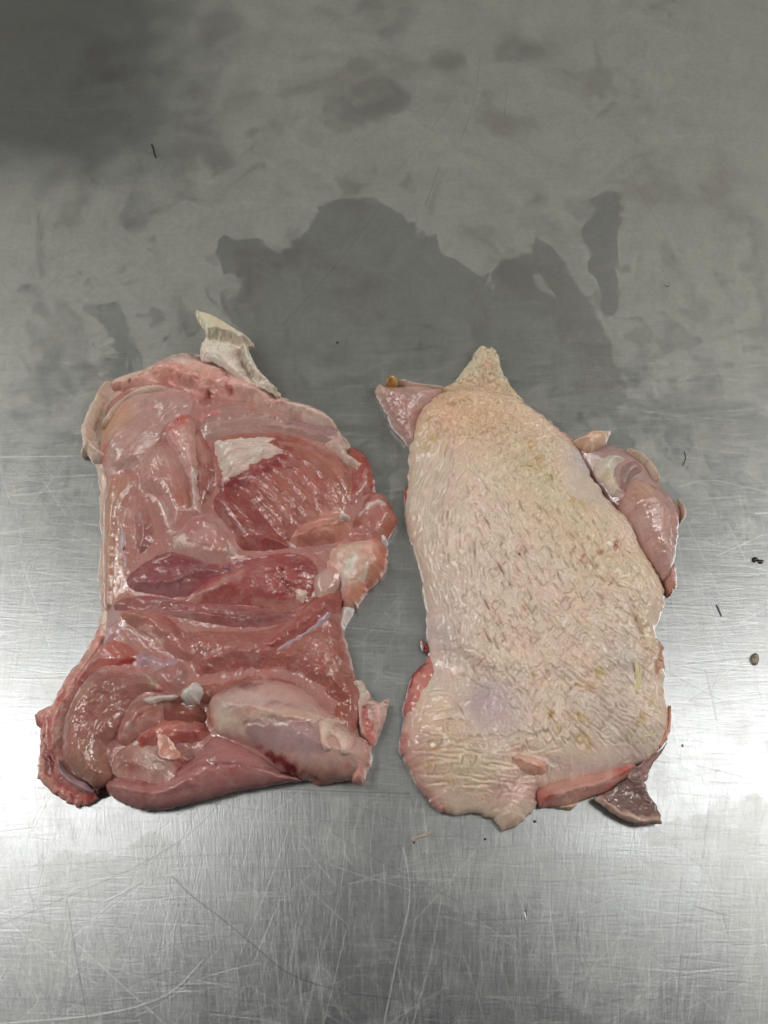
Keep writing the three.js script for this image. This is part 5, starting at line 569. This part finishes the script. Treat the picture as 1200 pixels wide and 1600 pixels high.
  T('membrane', { o: [980, 1217, 986, 1204, 1000, 1194, 1012, 1184, 1032, 1172, 1044, 1158, 1034, 1176, 1022, 1192, 1014, 1206, 1010, 1220, 996, 1222], h: 0, y0: 5, th: 1.6, w: 2, at: 5, c: C(168, 134, 130), m: M.slick, cell: 0.36, edge: 0.3, up: [S([990, 1214, 1014, 1194, 1036, 1170], 5, -2, 1, 0.9)] });
  T('skin_flap', { o: [929, 1248, 944, 1240, 958, 1232, 980, 1216, 994, 1212, 1006, 1220, 1012, 1236, 1017, 1248, 1026, 1260, 1035, 1285, 1018, 1288, 1003, 1290, 980, 1284, 958, 1272, 942, 1260], h: 0, y0: 5, th: 1.8, w: 1.6, at: 5, c: C(142, 114, 110), m: M.slick, cell: 0.36, edge: 0.25, rough: 0.15, vary: 0.05, up: [S([945, 1256, 975, 1276, 1025, 1284], 8, 2.2, 1, 0.9), B(990, 1240, 22, 18, 30, -3, 1, 0.9), S([1000, 1222, 1014, 1250], 4, 1.2, 1, 0.9)],
    paint: [S([934, 1250, 956, 1266, 982, 1280, 1008, 1280, 1028, 1280], 7, C(212, 180, 166), 0.85, 0.7), B(985, 1232, 26, 18, 30, C(132, 102, 100), 0.7, 0.9), S([985, 1228, 1004, 1226], 4, C(170, 136, 134), 0.6, 0.9), B(1014, 1268, 12, 8, 30, C(136, 104, 98), 0.7, 0.9)] }, 'dark pointed skin flap, underside up, at the lower right');
  T('fat_nub', { o: [802, 1184, 806, 1178, 818, 1178, 836, 1182, 850, 1187, 858, 1197, 854, 1207, 840, 1209, 824, 1206, 810, 1196], h: 3.6, y0: -0.6, ride: true, w: 4, c: C(236, 184, 164), m: M.slick, cell: 0.34, edge: 0.3, rough: 0.4, paint: [B(848, 1200, 10, 6, 0, C(226, 160, 138), 0.6, 0.9)] }, 'small peach nub of fat lying on the skin');
  // ---- feather stubs
  const quillM = new THREE.MeshPhysicalMaterial({ color: new THREE.Color().setRGB(0.62, 0.52, 0.3), roughness: 0.4, ior: 1.5 });
  const Q = (a, r0, h0, h1, t = 0.35) => {
    const pts = spline(pairs(a), false, 6).map(([u, v], i, l) => { const h = lerp(h0, h1, i / (l.length - 1)) * 1e-3, [x, z] = P(u, v, h); return new THREE.Vector3(x, h, z); });
    const g = new THREE.TubeGeometry(new THREE.CatmullRomCurve3(pts), 24, 1, 8), p = g.attributes.position, c = new THREE.Vector3(), q = new THREE.CatmullRomCurve3(pts);
    for (let i = 0; i < p.count; i++) { const s = Math.floor(i / 9) / 24; q.getPointAt(s, c); const r = r0 * 1e-3 * lerp(t, 1, Math.sin(Math.PI * lerp(0.12, 0.95, 1 - s))); p.setXYZ(i, c.x + (p.getX(i) - c.x) * r, c.y + (p.getY(i) - c.y) * r * 0.7, c.z + (p.getZ(i) - c.z) * r); }
    g.computeVertexNormals();
    const o = new THREE.Mesh(g, quillM); o.name = 'feather_stub'; o.castShadow = o.receiveShadow = true; o.position.set(-G.position.x, 0, -G.position.z); G.add(o);
  };
  const qh = 12.6;
  Q([994, 1033, 996, 1052, 995, 1072, 991, 1100], 1.1, qh + 1.5, qh - 1); Q([1001, 1040, 1000, 1060, 998, 1076], 0.5, qh + 1, qh); Q([986, 1084, 988, 1100, 990, 1114], 0.45, qh + 0.8, qh); Q([978, 1142, 983, 1152, 987, 1163], 0.4, qh, qh - 1.2); Q([996, 1132, 998, 1142, 1000, 1152], 0.45, qh - 0.5, qh - 1.5); Q([1001, 1152, 1014, 1149, 1027, 1147], 0.4, qh - 1.2, qh - 4); Q([1003, 1070, 1006, 1090], 0.35, qh, qh - 1);
  SURF = null;
}
// ---------------------------------------------------------------- drops and crumbs on the steel
{
  const crumb = (name, label, category, q, extra) => { const u = q.o.reduce((s, x, i) => s + (i % 2 ? 0 : x), 0) / (q.o.length / 2), v = q.o.reduce((s, x, i) => s + (i % 2 ? x : 0), 0) / (q.o.length / 2), G = thing(name, label, category, u, v); G.name = name + '_base'; const o = tissue(name, G, { cell: 0.16, edge: 0.12, rough: 0.15, vary: 0.2, w: 0.8, y0: 0.2, b: 0.2, ...q }); o.position.set(0, 0, 0); o.userData = { label, category }; G.remove(o); scene.remove(G); scene.add(o); if (extra) extra(o); return o; };
  const ring = (u, v, r, n = 8, e = 1) => { const a = []; for (let i = 0; i < n; i++) a.push(u + r * Math.cos((i / n) * 6.283), v + r * e * Math.sin((i / n) * 6.283)); return a; };
  const water = new THREE.MeshPhysicalMaterial({ color: 0xffffff, roughness: 0.03, transmission: 1, thickness: 0.001, ior: 1.33 });
  crumb('water_drop', 'tiny clear water drop on the bare steel, upper right', 'water drop', { o: ring(1043, 443, 4.2), h: 1, y0: 0.1, c: [1, 1, 1], m: water, w: 1.1 });
  crumb('water_drop_001', 'small water drop by a dark streak on the steel, below the skin-on piece', 'water drop', { o: [820, 1424, 823, 1422, 825, 1430, 824, 1440, 821, 1436], h: 0.7, y0: 0.1, c: [1, 1, 1], m: water, w: 0.8 });
  const speck = (n, label, u, v, r, c, e = 1, h = 0.5) => crumb(n, label, 'speck', { o: ring(u, v, r, 7, e), h, c, m: M.slick, edge: 0.25 });
  speck('dark_speck', 'left one of two black specks close together near the right edge of the steel', 1180, 874, 5.5, C(40, 26, 20), 0.8, 0.9);
  speck('dark_speck_001', 'right one of two black specks close together near the right edge of the steel', 1189, 877, 4.8, C(38, 24, 20), 0.8, 0.9);
  crumb('crumb', 'grey brown crumb near the right edge of the steel', 'crumb', { o: [1173, 1028, 1176, 1022, 1181, 1020, 1186, 1024, 1186, 1034, 1182, 1039, 1175, 1036], h: 1.6, c: C(150, 134, 118), m: M.fat, paint: [B(1178, 1026, 3, 3, 0, C(110, 96, 84), 0.7, 0.9)] });
  speck('blood_speck', 'tiny red speck on the grey patch above the flesh-side-up piece', 527, 535, 1.8, C(120, 24, 26), 0.8);
  speck('blood_speck_001', 'dark red speck on the steel below the skin-on piece', 758, 1311, 2.8, C(66, 14, 14), 0.9);
  speck('blood_speck_002', 'small brown red speck beside a pale smear, below the gap between the pieces', 647, 1316.5, 2, C(110, 40, 30));
  speck('dark_speck_002', 'dark grey speck just below the dark pointed flap of the skin-on piece', 836, 1284, 2.4, C(80, 66, 60));
  speck('dark_speck_003', 'tiny dark speck on the steel right of the peach strip of flesh', 1067, 1165, 1.8, C(90, 84, 80));
  crumb('smear', 'pale pinkish smear of fat on the steel below the gap between the pieces', 'smear', { o: [642, 1310, 650, 1306, 658, 1304, 666, 1299, 673, 1303, 668, 1308, 656, 1310, 646, 1313], h: 0.5, y0: 0.15, c: C(178, 168, 158), m: M.fat, edge: 0.4 });
  const hairM = plain(0.012, 0.011, 0.01, 0.5);
  const hair = (n, label, a, r, m = hairM) => { const pts = spline(pairs(a), false, 5).map(([u, v]) => { const [x, z] = P(u, v); return new THREE.Vector3(x, r * 1.05e-3, z); }), o = new THREE.Mesh(new THREE.TubeGeometry(new THREE.CatmullRomCurve3(pts), 24, r * 1e-3, 6), m); o.name = n; o.castShadow = o.receiveShadow = true; o.userData = { label, category: 'fibre' }; scene.add(o); };
  hair('dark_fibre', 'short black fibre on the dark upper left of the steel', [237, 226, 240, 234, 241, 240, 244, 247], 0.36);
  hair('dark_fibre_001', 'thin curved dark fibre right of the skin-on piece, level with its bulging muscle', [1069, 706, 1071, 716, 1067, 727], 0.18, plain(0.06, 0.058, 0.055));
  hair('dark_fibre_002', 'short slanted grey fibre on the steel right of the skin-on piece, below the black specks', [1119, 945, 1123, 954, 1127, 963], 0.22, plain(0.06, 0.058, 0.055));
}
console.log('tissue triangles', TRI.n);
renderer.render(scene, camera);
